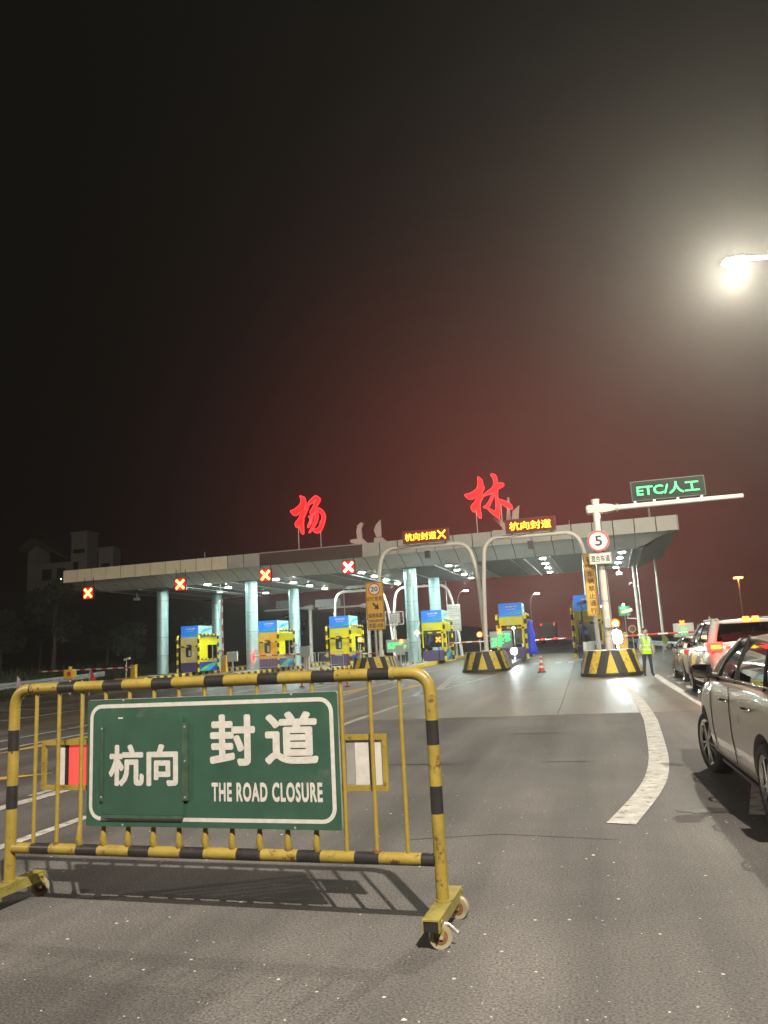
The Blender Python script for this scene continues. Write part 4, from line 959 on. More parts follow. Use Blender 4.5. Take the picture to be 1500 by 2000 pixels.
# cones, delineators, flags
def cone(x, y, label):
    t = thing('traffic_cone', label, 'traffic cone', (x, y, gz(y)), 0, 'traffic cones on the paving')
    MB().bbox((-.19, -.19, 0), (.19, .19, .035), .01).build('base', M['rubber'], t)
    for z0_, z1_, mm in ((.035, .20, 'cone_red'), (.20, .30, 'plate_white'), (.30, .42, 'cone_red'), (.42, .55, 'plate_white'), (.55, .66, 'cone_red')):
        r_ = lambda z: .145-.165*z
        MB().tube([(0, 0, z0_), (0, 0, z1_)], [r_(z0_), r_(z1_)], 20, cap=False).build('sleeve', M[mm], t)
    MB().sphere((0, 0, .68), .045, 10).build('tip', M['plate_white'], t)
    return t
cone(-2.02, 35.7, 'red and white traffic cone in the open lane between the striped noses')
cone(-8.45, 38.2, 'traffic cone half hidden behind the top rail of the yellow barrier')
for X, Y, lb in ((-12.0, 31.9, 'slim red delineator post, nearest of the row seen through the barrier bars'), (-11.7, 33.6, 'slim red delineator post, second nearest of the row behind the barrier'), (-12.1, 36.2, 'slim red delineator post in the middle of the row left of the 20 sign'), (-11.95, 38.2, 'slim red delineator post, farthest of the row beside the 20 sign nose'), (-9.6, 30.8, 'lone red delineator post right of the row, by the arrow markings')):
    t = thing('delineator_post', lb, 'delineator', (X, Y, gz(Y)), 0, 'red delineator posts on the paving')
    MB().tube([(0, 0, .03), (0, 0, .75)], .04, 10).build('post', M['orange_post'], t); MB().tube([(0, 0, 0), (0, 0, .03)], .11, 12).build('foot', M['rubber'], t)
    MB().tube([(0, 0, .5), (0, 0, .6)], .042, 10).build('band', M['plate_white'], t)
def flag(x, y, h, mm, label, w=.34):
    t = thing('flag', label, 'flag', (x, y, gz(y)), 0, 'small flags on poles')
    MB().tube([(0, 0, 0), (.03, 0, h)], .018, 6).build('pole', M['galv'], t)
    mb = MB(); vs = []
    for i in range(6):
        f = i/5; vs += [(.03+w*f*.9, .05*sin(f*6), h-.02-w*f*1.2), (.03+w*f*.35, .05*sin(f*6+1), h-.5-w*f*.7)]
    mb.add(vs, [(2*i, 2*i+2, 2*i+3, 2*i+1) for i in range(5)], 0, True); mb.build('cloth', M[mm], t)
flag(-23.7, 28.6, 1.15, 'flag_pink', 'pale pink flag on a pole at the far left guard rail')
flag(-22.9, 32.5, 1.25, 'flag_red', 'red flag on a pole by the left guard rail', .4)
flag(5.05, 38.5, 1.75, 'flag_pink', 'pale pink flag left of the white SUV roof', .5)
flag(5.75, 39.5, 2.1, 'flag_green', 'yellow green flag just behind the white SUV', .3)
flag(3.95, 44.0, 1.45, 'flag_green', 'small yellow flag on the right guard rail', .35)
t = thing('lamp_bollard', 'small yellow bollard with a red mark at the left guard rail', 'bollard', (-25.2, 34.2, gz(34)))
MB().tube([(0, 0, 0), (0, 0, .75)], .06, 10).build('post', M['galv'], t); MB().bbox((-.24, -.2, .75), (.24, .2, 1.22), .04).build('housing', M['cab_orange'], t)
MB().box((-.02, -.215, .9), (.18, -.202, 1.1)).build('mark', M['sign_red'], t); MB().tube([(0, 0, 1.22), (0, 0, 1.36)], .09, 10).build('cap', M['cab_orange'], t)

# ------------------------------------------------------------ guard rails
def guard_rail(pts, label, zt=.78):
    t = thing('guard_rail', label, 'guard rail', (pts[0][0], pts[0][1], 0), 0, 'steel guard rails beside the road'); ox, oy = pts[0]
    L = 0
    prof_ = [(0, -.16), (-.05, -.11), (-.05, -.04), (0, 0), (-.05, .04), (-.05, .11), (0, .16)]
    P = []
    for a, b in zip(pts, pts[1:]):
        k = max(1, round(math.hypot(b[0]-a[0], b[1]-a[1])/4)); P += [(a[0]+(b[0]-a[0])*i/k, a[1]+(b[1]-a[1])*i/k) for i in range(k)]
    P.append(pts[-1])
    for a, b in zip(P, P[1:]):
        dx, dy = b[0]-a[0], b[1]-a[1]; l = math.hypot(dx, dy); nx, ny = -dy/l, dx/l; s = 1 if label.find('left') > 0 else -1
        vs = []
        for x, y in (a, b):
            for o_, z in prof_: vs.append((x+s*nx*o_-ox, y+s*ny*o_-oy, gz(y)+zt-.16+z))
        MB().add(vs, [(i, i+1, 8+i, 7+i) for i in range(6)]).build('rail_beam', M['galv'], t)
        MB().tube([(a[0]-ox+s*nx*.08, a[1]-oy+s*ny*.08, gz(a[1])-.15), (a[0]-ox+s*nx*.08, a[1]-oy+s*ny*.08, gz(a[1])+zt)], .057, 8).build('post', M['galv'], t)
guard_rail([(-24.6, 12), (-24.9, 20), (-26.3, 29.8), (-29.3, 41), (-31, 45.6)], 'steel guard rail along the left edge of the paving')
guard_rail([(5.6, 37.5), (5.2, 46), (4.2, 60), (3.8, 74)], 'steel guard rail behind the worker along the right edge')

# ------------------------------------------------------------ behind the canopy
def back_gantry(x0, x1, xp, z, y, label, px0, px1):
    t = thing('rear_gantry', label, 'gantry', (xp, y, gz(y)), 0, 'grey gantries behind the canopy'); g = gz(y)
    MB().tube([(0, 0, 0), (0, 0, z+.25-g)], .16, 12).build('post', M['white_steel'], t)
    MB().tube([(x0-xp, 0, z-g), (-.3, 0, z-g)], .09, 10).build('arm', M['white_steel'], t)
    MB().tube([(-.75, 0, z-g), (-.35, 0, z-g), (.3, 0, z-g)], [.10, .22, .22], 8).build('clamp', M['white_steel'], t)
    MB().bbox((px0-xp, -.05, z+.12-g), (px1-xp, .05, z+.80-g), .02).build('panel_back', M['grey_metal'], t)
    for f in (.33, .67): 
        x = px0+(px1-px0)*f-xp; MB().box((x-.03, -.09, z+.1-g), (x+.03, -.052, z+.82-g)).build('rib', M['grey_metal'], t)
back_gantry(-28.2, 0, -23.8, 5.55, 66, 'rear gantry with a narrow panel seen past the fourth column', -27.1, -25.2)
back_gantry(-23.0, 0, -18.4, 5.42, 66, 'rear gantry with a wide blank panel left of the yellow 20 sign', -23.3, -20.9)
arch('arch_gantry', 'rear pipe arch left of the yellow 20 sign, behind the canopy', [(-19.9, .7), (-19.7, 4.3), (-19.5, 6.32), (-15.6, 6.32), (-15.1, 4.6), (-14.8, .7)], 60.5, .11, group='pipe arches behind the canopy')
arch('arch_gantry', 'rear pipe arch right of the yellow 20 sign, behind the canopy', [(-14.76, .7), (-14.7, 4.6), (-14.4, 6.32), (-10.3, 6.32), (-9.8, 4.6), (-9.4, .7)], 60.5, .11, group='pipe arches behind the canopy')
t = thing('blank_panel', 'long blank panel mounted on the rear arch left of the 20 sign', 'panel', (-17.7, 60.3, 6.52))
MB().bbox((-.9, 0, 0), (1.4, .12, .62), .02).build('panel', M['grey_metal'], t)
for x in (-.6, 1.1): MB().tube([(x, .08, -.15), (x, .08, .05)], .03, 6).build('bracket', M['grey_metal'], t)
t = thing('ribbed_sign', 'back of a large ribbed grey sign right of the central booth', 'road sign', (-9.55, 56, 2.55))
for k in range(6): MB().bbox((0, 0, k*.325), (.92, .05, k*.325+.30), .01).build('panel', M['alu'], t)
for k in range(6): MB().box((.02, -.04, k*.325+.12), (.90, -.002, k*.325+.16)).build('rib', M['grey_metal'], t)
MB().tube([(.46, .10, 1.9), (.46, .10, -1.95)], .08, 10).build('post', M['grey_metal'], t)
t = thing('framed_panel', 'grey framed lattice panel just right of the yellow 20 sign', 'panel', (-12.75, 50, 3.08))
for a, b in (((0, 0, 0), (1.25, 0, 0)), ((0, 0, .88), (1.25, 0, .82)), ((1.22, 0, 0), (1.22, 0, .82)), ((.02, 0, 0), (.02, 0, .88))): MB().tube([a, b], .03, 6).build('frame_bar', M['white_steel'], t)
MB().bbox((.28, -.04, .08), (1.0, .04, .78), .01).build('board', M['grey_metal'], t)
glyphs(9, .36, .94, .14, .72, 2, 3, y=-.055).build('relief', M['white_steel'], t)
MB().tube([(.62, .05, 0), (.62, .05, -2.5)], .05, 8).build('post', M['white_steel'], t)

t = thing('route_sign', 'small green direction sign with an arrow seen right of the cream post', 'road sign', (3.0, 70, 3.28))
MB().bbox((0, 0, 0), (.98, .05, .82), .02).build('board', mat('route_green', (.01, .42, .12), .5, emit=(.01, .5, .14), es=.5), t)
glyphs(13, .08, .62, .42, .74, 1, 3, y=-.02).build('lettering', M['plate_white'], t); glyphs(14, .08, .62, .08, .36, 1, 2, y=-.02).build('lettering', M['plate_white'], t)
MB().prism([(.66, .20), (.80, .46), (.72, .46), (.90, .62), (.94, .36), (.88, .44), (.74, .20)], -.02, -.008).build('arrow', M['plate_white'], t)
MB().tube([(.5, .08, .8), (.5, .08, -2.4)], .05, 8).build('post', M['galv'], t); MB().sphere((.45, -.05, .95), .07, 10).build('lamp', M['flood'], t)
t = thing('round_sign', 'small round mirror sign behind the boom barrier right of the lamp', 'road sign', (2.95, 52, 1.98))
MB().prism(circ(.24, 24), 0, .03).build('disc', M['car_dark'], t); f = MB(); ringframe(f, circ(.24, 24), circ(.19, 24), -.01, -.001); f.build('rim', M['cab_orange'], t); MB().tube([(0, .06, .2), (0, .06, -1.7)], .03, 6).build('post', M['galv'], t)
def pole(x, y, h, label, r=.07, cam_=None):
    t = thing('steel_pole', label, 'pole', (x, y, gz(y)), 0, 'thin poles behind the right island')
    MB().tube([(0, 0, 0), (0, 0, h)], [r*1.15, r*.8], 10).build('shaft', M['white_steel'], t); MB().bbox((-.16, -.16, 0), (.16, .16, .05), .01).build('base_plate', M['galv'], t)
    if cam_: MB().tube([(0, 0, cam_), (-.35, 0, cam_+.05), (-.42, 0, cam_-.12)], .035, 6).build('lamp_arm', M['white_steel'], t)
pole(5.5, 60, 10.5, 'thin pale pole rising past the right end of the canopy', .09)
pole(3.86, 59, 6.2, 'thick pale pole with a small side arm behind the right island', .11, 4.9)
pole(4.18, 60, 6.5, 'thin pole close beside the pole with the side arm', .06)
pole(-20.55, 66, 7.2, 'very thin pole between the amber and bright yellow booths', .05)
pole(-11.9, 66, 7.4, 'thin curved top pole behind the framed panel', .06)
pole(-10.6, 62, 6.2, 'short white rod above the header of the central booth', .05)

# ------------------------------------------------------------ street lamps
def far_lamp(x, y, z, arm, label, mm='lamp_far', group='distant street lamps', s=1.0):
    t = thing('street_lamp', label, 'street lamp', (x, y, gz(y)), 0, group); h = z-gz(y)
    MB().tube(rpath([(0, 0, 0), (0, 0, h-.9*s), (arm*.35, 0, h-.15), (arm, 0, h)], .9, 6), [.07], 8).build('pole', M['white_steel'], t)
    MB().bbox((arm-.32*s, -.16*s, h-.04), (arm+.32*s, .16*s, h+.08), .03).build('lamp_head', M['galv'], t)
    MB().box((arm-.26*s, -.19*s, h-.13), (arm+.26*s, .12*s, h-.045)).build('diffuser', M[mm], t)
    return t
far_lamp(-14.1, 90, 7.85, 1.05, 'distant white street lamp left of the double arch post')
far_lamp(-5.75, 90, 6.95, .85, 'distant white street lamp centred in the open lane')
far_lamp(-1.05, 90, 6.30, .6, 'distant white street lamp just left of the vertical yellow sign')
far_lamp(1.7, 90, 5.1, .3, 'faint distant street lamp just right of the cream post', s=.5)
far_lamp(20.6, 112, 8.6, -.0, 'orange sodium street lamp at the far right', 'lamp_orange', 'orange lamps', 2.0)
def main_lamp(hx_, hy, hz_, px, label):
    t = thing('street_lamp', label, 'street lamp', (px, hy, 0), 0, 'tall street lamps over the approach'); dx = hx_-px
    MB().tube(rpath([(0, 0, 0), (0, 0, hz_-1.3), (dx*.25, 0, hz_-.2), (dx, 0, hz_+.16)], 1.6, 8), .07, 10).build('pole', M['galv'], t)
    MB().bbox((dx-.22, -.13, hz_+.12), (dx+.34, .13, hz_+.20), .03).build('lamp_head', M['car_dark'], t)
    MB().sphere((dx, 0, hz_+.02), .19, 16, sc=(1.5, 1, .62)).build('diffuser', M['lamp_warm'], t)
    return t
main_lamp(5.15, 22.7, 12.0, 8.9, 'tall blazing street lamp high at the right edge')
main_lamp(3.75, -4.1, 12.0, 8.4, 'tall street lamp standing behind the viewer')
main_lamp(-24.0, -5.0, 12.0, -27.5, 'tall street lamp left of the approach road, outside the view')
LAMP_COL = (1.0, .90, .75)
point_light('street_lamp_light', (-24.0, -5.0, 11.72), 11000, LAMP_COL, .16)
point_light('street_lamp_light', (5.15, 22.7, 11.72), 10500, (1.0, .95, .76), .16)
point_light('street_lamp_light', (3.75, -4.1, 11.72), 23000, LAMP_COL, .12)

# ------------------------------------------------------------ hill building and trees at the left
t = thing('hill_building', 'pale building with a square tower on the dark hill at the left', 'building', (-112, 152, 15.6))
def bpart(nm, a, b, mm='wall_pale'): return MB().box(a, b).build(nm, M[mm], t)
bpart('tower', (-.4, 0, -8), (3.8, 4, 15.8)); bpart('tower_cap', (-.6, -.2, 15.8), (4.0, 4.2, 16.2))
bpart('wing', (-10.5, 1, -8), (-.5, 6, 9.6)); bpart('wing', (5.4, 2, -8), (9.2, 5, 12.0)); bpart('wing_cap', (5.2, 1.8, 12.0), (9.4, 5.2, 12.3))
MB().prism([(-14.0, 13.5), (-10.5, 15.8), (-1.8, 11.0), (-1.8, 10.4), (-10.6, 14.6), (-13.2, 12.6)], -1, 6).build('roof', M['roof_tile'], t)
MB().prism([(-13.0, 0), (-13.0, 12.4), (-10.6, 14.3), (-10.6, 0)], 1.2, 6).build('gable_wall', M['wall_pale'], t)
for a, b in (((.2, -.06, 11.2), (3.2, -.01, 12.1)), ((-8.8, .94, 5.6), (-6.2, .99, 8.2)), ((-4.8, .94, 5.6), (-2.6, .99, 8.2)), ((.3, -.06, 5.0), (1.6, -.01, 9.2)), ((6.2, 1.94, 7.2), (8.4, 1.99, 8.6))): bpart('window', a, b, 'wall_win')

yl = thing('added_fill_lamp', 'unseen lamp added to light the pale hill building', 'lamp', (-106, 140, 16.5)); MB().tube([(0, 0, 0), (0, 0, 3)], .06, 8).build('pole', M['galv'], yl); MB().sphere((0, 0, 3.1), .16, 12).build('lamp_globe', M['lamp_far'], yl)  # lamp added so the hill building shows, none known to stand here
point_light('added_fill_light', (-106, 139.5, 20.4), 60, (1.0, .8, .6), .2)  # light of the added lamp, lifts the building walls
def tree(x, y, h, cr, label, seed, kind='broadleaf_tree'):
    r = random.Random(seed); z0 = terr_h(x, y)-.1; t = thing(kind, label, 'tree', (x, y, z0), 0, 'dark trees on the left bank')
    mb = MB(); mb.tube([(0, 0, 0), (.1, 0, h*.3), (-.05, .1, h*.62), (.05, 0, h*.85)], [h*.028, h*.02, h*.013, h*.004], 8)
    cl_ = []
    for k in range(9):
        a = r.uniform(0, 2*pi); rr = cr*r.uniform(.3, .9); zz = h*r.uniform(.45, .95); tip = (rr*cos(a)*(1.15-zz/h*.6), rr*sin(a)*(1.15-zz/h*.6), zz)
        mb.tube([(0, 0, h*r.uniform(.28, .5)), (tip[0]*.5, tip[1]*.5, zz*.85), tip], [h*.01, h*.006, h*.002], 5); cl_.append(tip)
    mb.build('trunk', M['bark'], t)
    mb = MB()
    for c_ in cl_+[(0, 0, h*.9)]:
        for k in range(260):
            v = Vector((r.gauss(0, 1), r.gauss(0, 1), r.gauss(0, .8))).normalized()*cr*.5*r.random()**.4
            p = Vector(c_)+v; s_ = r.uniform(.10, .24); a = Vector((r.gauss(0, 1), r.gauss(0, 1), r.gauss(0, 1))).normalized()*s_; b = a.cross(Vector((r.gauss(0, 1), r.gauss(0, 1), r.gauss(0, 1)))).normalized()*s_*.6
            mb.add([p-a, p+b, p+a, p-b], [(0, 1, 2, 3)])
    mb.build('crown', M['leaf'], t)
for i, (x, y, h, cr, kind, lab) in enumerate(((-47.5, 62, 8.2, 2.3, 'broadleaf_tree', 'round crowned dark tree left of the toll plaza'), (-55, 64, 5.5, 2.0, 'broadleaf_tree', 'low dark tree at the far left edge'),
        (-42.0, 66, 4.2, 1.8, 'broadleaf_tree', 'bushy dark tree behind the long boom barrier'), (-39.5, 74, 4.6, 2.0, 'broadleaf_tree', 'dark tree behind the leftmost booth'),
        (-50, 74, 5.2, 2.3, 'broadleaf_tree', 'dark tree between the round crowned tree and the canopy'), (-60, 76, 9.0, 2.8, 'broadleaf_tree', 'tall dark tree below the hill building'),
        (-33, 84, 4.8, 2.2, 'broadleaf_tree', 'dark tree beyond the second booth'), (-27, 92, 5.0, 2.4, 'broadleaf_tree', 'dark tree far behind the amber booth'))):
    tree(x, y, h, cr, lab, 20+i, kind)
# ------------------------------------------------------------ the yellow and black barrier in front
B = thing('road_barrier', 'wheeled yellow and black steel barrier carrying the green road closure sign', 'barrier', (-2.30, 4.42, 0), radians(-2.8))
XI = lambda i: -1.43+.17875*i
YK = [M['y_paint'], M['k_paint']]
def in_b(v, L_): return 1 if any(a <= v <= b for a, b in L_) else 0
topb = [(XI(a), XI(b)) for a, b in ((.22, .78), (2.02, 2.76), (3.98, 4.74), (6.0, 6.8), (8.04, 8.78), (10.06, 10.84), (12.07, 12.85), (14.0, 14.8))]
botb = [(XI(a), XI(b)) for a, b in ((.95, 1.78), (2.95, 3.78), (5.07, 5.88), (7.1, 7.98), (9.2, 10.05), (11.3, 12.12), (13.3, 14.1), (15.4, 15.88))]
postb = [(.96, 1.095), (.605, .745)]
zt, zb = 1.362, .362
# frame: one bent tube for posts and top rail
def fb(L, p):
    if p.z > zt-.05 and abs(p.x) < 1.30: return in_b(p.x, topb)
    if p.z < zt-.12: return in_b(p.z, postb)
    return 0
fr = rpath([(-1.43, 0, .155), (-1.43, 0, zt), (1.43, 0, zt), (1.43, 0, .155)], .13, 10)
MB().tube(fr, .035, 20, bands=fb).build('frame_tube', YK, B)
# joint collar near the right end of the rail
MB().tube([(1.20, 0, zt), (1.222, 0, zt)], .0395, 20).build('collar', M['y_olive'], B)
MB().tube([(-1.40, 0, zb), (1.40, 0, zb)], .0335, 18, bands=lambda L, p: in_b(p.x, botb)).build('bottom_rail', YK, B)
bar = MB().tube([(0, 0, zb+.03), (0, 0, zt-.03)], .0125, 12).mesh('upright_bar', M['y_paint'])
bent = MB().tube([(0, 0, zb+.03), (0, -.012, zb+.07), (0, -.006, zb+.13), (0, 0, zb+.17), (0, 0, zt-.03)], [.019, .021, .015, .0125, .0125], 12).mesh('upright_bar', M['y_paint'])
for i in range(1, 16): inst('upright_bar', bent if 3 <= i <= 12 else bar, B, (XI(i), 0, 0))
for i in (2, 5, 7, 11, 14): MB().tube([(XI(i), 0, zb+.028), (XI(i), 0, zb+.045)], .022, 10).build('weld', M['rust'], B)
# feet on casters
for s in (-1, 1):
    x = 1.43*s+.005
    ft = MB()
    ft.box((x-.045, -.30, .148), (x+.045, .27, .156)); ft.box((x-.045, -.30, .095), (x-.039, .27, .149)); ft.box((x+.039, -.30, .095), (x+.045, .27, .149))
    f = ft.build('foot_beam', M['y_olive'], B)
    MB().tube([(x, 0, .156), (x, 0, .166)], .046, 16).build('weld', M['y_olive'], B)
    MB().box((x-.038, -.296, .098), (x+.038, -.285, .147)).build('end_plate', M['k_paint'], f)
    for y, yaw in ((-.235, .35 if s > 0 else -.5), (.225, -.25 if s > 0 else .9)):
        c = bpy.data.objects.new('caster', MB().bbox((-.042, -.045, .128), (.042, .045, .146), .004).mesh('caster', M['y_olive'])); C.objects.link(c); c.parent = B; c.location = (x, y, 0); c.rotation_euler = (0, 0, yaw)
        for q in (-1, 1): MB().prism([(-.035, .128), (.035, .128), (.050, .085), (.040, .045), (.018, .048), (-.008, .088)], q*.022-.002, q*.022+.002).build('fork', M['y_olive'], c)
        MB().tube([(.030, -.015, .0585), (.030, .015, .0585)], .0585, 28, smooth=False).build('wheel', M['wheel_grey'], c)
        MB().tube([(.030, -.0175, .0585), (.030, .0175, .0585)], .036, 18).build('wheel_hub', M['rust'], c)
        MB().tube([(.030, -.028, .0585), (.030, .028, .0585)], .009, 8).build('axle_bolt', M['galv'], c)
        if y < 0:
            MB().tube([(.05, 0, .115), (.075, 0, .112), (.105, 0, .085), (.118, 0, .070)], [.010, .008, .007, .011], 8).build('brake_lever', M['galv'], c)
# warning plate frames behind the bars
wf = MB()
for za, zb_ in ((.715, .745), (.995, 1.025)): wf.box((-1.22, .018, za), (1.15, .040, zb_))
for xa in (-1.22, 1.122): wf.box((xa, .018, .746), (xa+.028, .040, .994))
wf.build('plate_frame', M['y_paint'], B)
for xa, xb, mm in ((-1.095, -1.045, 'sign_white'), (-1.045, -1.015, 'k_paint'), (-1.015, -.80, 'red_refl_glow'), (.90, .955, 'grey_metal'), (.955, 1.045, 'sign_white'), (1.045, 1.075, 'k_paint'), (1.075, 1.118, 'alu')):
    MB().box((xa, .030+.001*(xa < 0), .747), (xb-.002, .036, .993)).build('reflector_plate', M[mm], B)
# green sign board
Sx0, Sx1, Sz0, Sz1 = -.815, .885, .515, 1.275; yf = -.046
sg = MB().prism(rrect(Sx0, Sz0, Sx1, Sz1, .012, 3), yf, yf+.006).build('sign_board', M['sign_green'], B)
ed = MB(); ringframe(ed, rrect(Sx0-.002, Sz0-.002, Sx1+.002, Sz1+.002, .014, 3), rrect(Sx0+.004, Sz0+.004, Sx1-.004, Sz1-.004, .01, 3), yf+.0065, yf+.022); ed.build('edge_fold', M['galv'], sg)
bd = MB(); ringframe(bd, rrect(Sx0+.020, Sz0+.034, Sx1-.026, Sz1-.028, .085, 8), rrect(Sx0+.043, Sz0+.056, Sx1-.050, Sz1-.052, .062, 8), yf-.0012, yf-.0004); bd.build('border', M['sign_white'], sg)
lettering(sg, '封', .058, .362, .866, 1.166, yf-.0006, M['sign_white'], .0012, .034)
lettering(sg, '道', .422, .762, .872, 1.172, yf-.0006, M['sign_white'], .0012, .032)
lettering(sg, 'THE ROAD CLOSURE', .068, .778, .664, .774, yf-.0006, M['sign_white'], .0012, .040, spacing=1.14)
pl = MB().bbox((-.690, yf-.0105, .585), (-.118, yf-.007, 1.165), .001).build('sliding_plate', M['plate_green'], sg)
lettering(sg, '杭向', -.645, -.152, .752, 1.002, yf-.0108, M['sign_white'], .0012, .032)
for xa, xb, z0_, z1_ in ((-.706, -.686, .665, 1.115), (-.124, -.084, .672, 1.120)): MB().box((xa, yf-.016, z0_), (xb, yf-.0003, z1_)).build('plate_rail', M['rail_green'], sg)
MB().box((-.692, yf-.020, .567), (-.122, yf-.0003, .584)).build('plate_rail', M['rail_green'], sg)
for x, z in ((-.104, 1.10), (-.104, .90), (-.104, .69), (-.696, 1.10), (-.696, .69)): MB().tube([(x, yf-.018, z), (x, yf-.0155, z)], .006, 8).build('rivet', M['galv'], sg)
MB().box((-.58, yf-.0118, 1.157), (-.545, yf-.0108, 1.166)).build('chipped_edge', M['sign_white'], sg)
for x in (-.55, .60): 
    for z in (Sz0+.01, Sz1-.005): MB().tube([(x, yf-.001, z), (x, -.012, z)], .007, 8).build('clamp_bolt', M['galv'], sg)
for x in (XI(5), XI(11)):
    for z in (.70, 1.10): MB().box((x-.03, yf+.007, z-.015), (x+.03, .016, z+.015)).build('clamp', M['galv'], sg)

# ------------------------------------------------------------ cars
def apply_mods(o):
    dg = bpy.context.evaluated_depsgraph_get(); dg.update(); me = bpy.data.meshes.new_from_object(o.evaluated_get(dg)); o.modifiers.clear(); o.data = me
def car(name, label, cat, xl, yr, W_, H, st, wheels, wr, paint, gh, glass, rear, steer=0.0, rz=0.0):
    """st: stations (y, half width factor, z bottom, z belt, z deck); gh: greenhouse dict"""
    hw = W_/2; t = thing(name, label, cat, (xl+hw, yr, gz(yr)))
    mb = MB(); n = 0; rings = []
    for y, w, z0, zbelt, zd in st:
        w *= hw; half = [(0, z0), (w*.86, z0), (w*.965, z0+.07), (w*.995, z0+.22), (w, (z0+zbelt)/2+.05), (w*.985, zbelt-.16), (w*.955, zbelt-.05), (w*.89, zbelt), (w*.5, zd), (0, zd+.01)]
        ring = half + [(-a, b) for a, b in half[-2:0:-1]]; rings.append([(a, y, b) for a, b in ring]); n = len(ring)
    vs = [p for r in rings for p in r]; fs = [(i*n+k, i*n+(k+1) % n, (i+1)*n+(k+1) % n, (i+1)*n+k) for i in range(len(rings)-1) for k in range(n)]
    mb.add(vs, fs, 0, True); m_ = len(rings)-1; mb.add(rings[0], [tuple(range(n))[::-1]], 0, True); mb.add(rings[-1], [tuple(range(n))], 0, True)
    b = mb.build('body', [paint], t)
    bm = bmesh.new(); bm.from_mesh(b.data); bmesh.ops.remove_doubles(bm, verts=bm.verts[:], dist=1e-5); bmesh.ops.recalc_face_normals(bm, faces=bm.faces[:]); bm.to_mesh(b.data); bm.free()
    for p in b.data.polygons: p.use_smooth = True
    sb = b.modifiers.new('s', 'SUBSURF'); sb.levels = sb.render_levels = 2
    cut = []
    for wy in wheels:
        for s in (-1, 1):
            cc = MB().tube([(s*(hw-.27), wy, wr+.01), (s*(hw+.3), wy, wr+.01)], wr+.055, 36).build('cut', paint, None, t.location); cut.append(cc)
            bo = b.modifiers.new('b', 'BOOLEAN'); bo.object = cc; bo.operation = 'DIFFERENCE'; bo.solver = 'EXACT'
    bpy.context.view_layer.update(); apply_mods(b)
    for c in cut: bpy.data.objects.remove(c)
    for p in b.data.polygons: p.use_smooth = abs(p.normal.x) < 2
    if hasattr(b.data, 'set_sharp_from_angle'): b.data.set_sharp_from_angle(angle=radians(38))
    for wy in wheels:
        for s in (-1, 1):
            w = bpy.data.objects.new('wheel', MB().rev([(-s*.24, wr-.03), (-s*.215, wr-.004), (-s*.13, wr), (-s*.045, wr-.002), (-s*.015, wr-.02), (-s*.008, wr-.05), (-s*.012, wr-.080), (-s*.10, wr-.086)]).mesh('wheel', M['rubber'])); C.objects.link(w); w.parent = t; w.location = (s*hw, wy, wr)
            if wy > 2: w.rotation_euler = (0, 0, steer)
            xo = -s*.014
            rm = MB(); ring_o = [(cos(2*pi*i/32)*(wr-.085), sin(2*pi*i/32)*(wr-.085)) for i in range(32)]; ring_i = [(a*.88, c*.88) for a, c in ring_o]
            vs = [(xo, a, c) for a, c in ring_o]+[(xo-s*.02, a, c) for a, c in ring_i]; rm.add(vs, [(i, (i+1) % 32, 32+(i+1) % 32, 32+i) for i in range(32)], 0, True)
            rm.build('rim', M['rim'], w)
            MB().tube([(xo-s*.10, 0, 0), (xo-s*.06, 0, 0)], wr-.10, 24).build('rim_well', M['car_dark'], w)
            for k in range(10):
                a = 2*pi*k/10+.12*(1 if k % 2 else -1); r1 = wr-.095
                MB().tube([(xo-s*.012, .04*cos(a), .04*sin(a)), (xo-s*.022, r1*cos(a), r1*sin(a))], [.017, .013], 6).build('spoke', M['rim'], w)
            MB().tube([(xo-s*.03, 0, 0), (xo+s*.002, 0, 0)], .05, 14).build('hub_cap', M['rim'], w)
            MB().tube([(s*(hw-.30), wy, wr), (s*(hw-.28), wy, wr)], wr+.05, 24).build('arch_liner', M['car_dark'], t)
    # greenhouse
    zb_, zr = gh['belt'], H; wb, wt = hw*.885, hw*gh.get('top', .66)
    yb, yt = gh['yb'], gh['yt']       # y of pillars at belt and roof, rear to front
    roof = []; K = 6
    for i in range(K+1):
        f = i/K; y = yt[0]+(yt[-1]-yt[0])*f; z = zr-.05*(2*f-1)**2-.012
        for j in range(9):
            g = j/4-1; roof.append((g*(wt+.03), y, z-.045*abs(g)**2.5))
    nn = 9; top = MB().add(roof, [(i*nn+j, i*nn+j+1, (i+1)*nn+j+1, (i+1)*nn+j) for i in range(K) for j in range(nn-1)], 0, True)
    ro = top.build('roof', paint, t); so = ro.modifiers.new('t', 'SOLIDIFY'); so.thickness = .045; so.offset = -1; apply_mods(ro)
    def zroof(y): f = (y-yt[0])/(yt[-1]-yt[0]); return zr-.05*(2*f-1)**2-.07
    for s in (-1, 1):
        for k, (a, c) in enumerate(zip(yb, yt)):
            rr = .035 if 0 < k < len(yb)-1 else (.04 if k else gh.get('dp', .06)); pm = paint if (k in (0, len(yb)-1)) else M['car_dark']
            MB().tube([(s*wb, a, zb_-.04), (s*(wb*.62+wt*.38), a+(c-a)*.42, zb_+(zroof(c)-zb_)*.45), (s*wt, c, zroof(c)+.015)], rr, 8).build('pillar', pm, t)
        for (a0, a1), (c0, c1) in zip(zip(yb, yb[1:]), zip(yt, yt[1:])):
            vs = []
            for f in (0, .33, .66, 1):
                z0_, zz0, zz1 = zb_-.01, zroof(c0), zroof(c1)
                bow = .035*sin(pi*f); xx = wb+(wt-wb)*f+bow
                vs += [(s*xx, a0+(c0-a0)*f, z0_+(zz0-z0_)*f), (s*xx, a1+(c1-a1)*f, z0_+(zz1-z0_)*f)]
            MB().add(vs, [(2*i, 2*i+1, 2*i+3, 2*i+2) for i in range(3)], 0, True).build('side_window', M[glass], t)
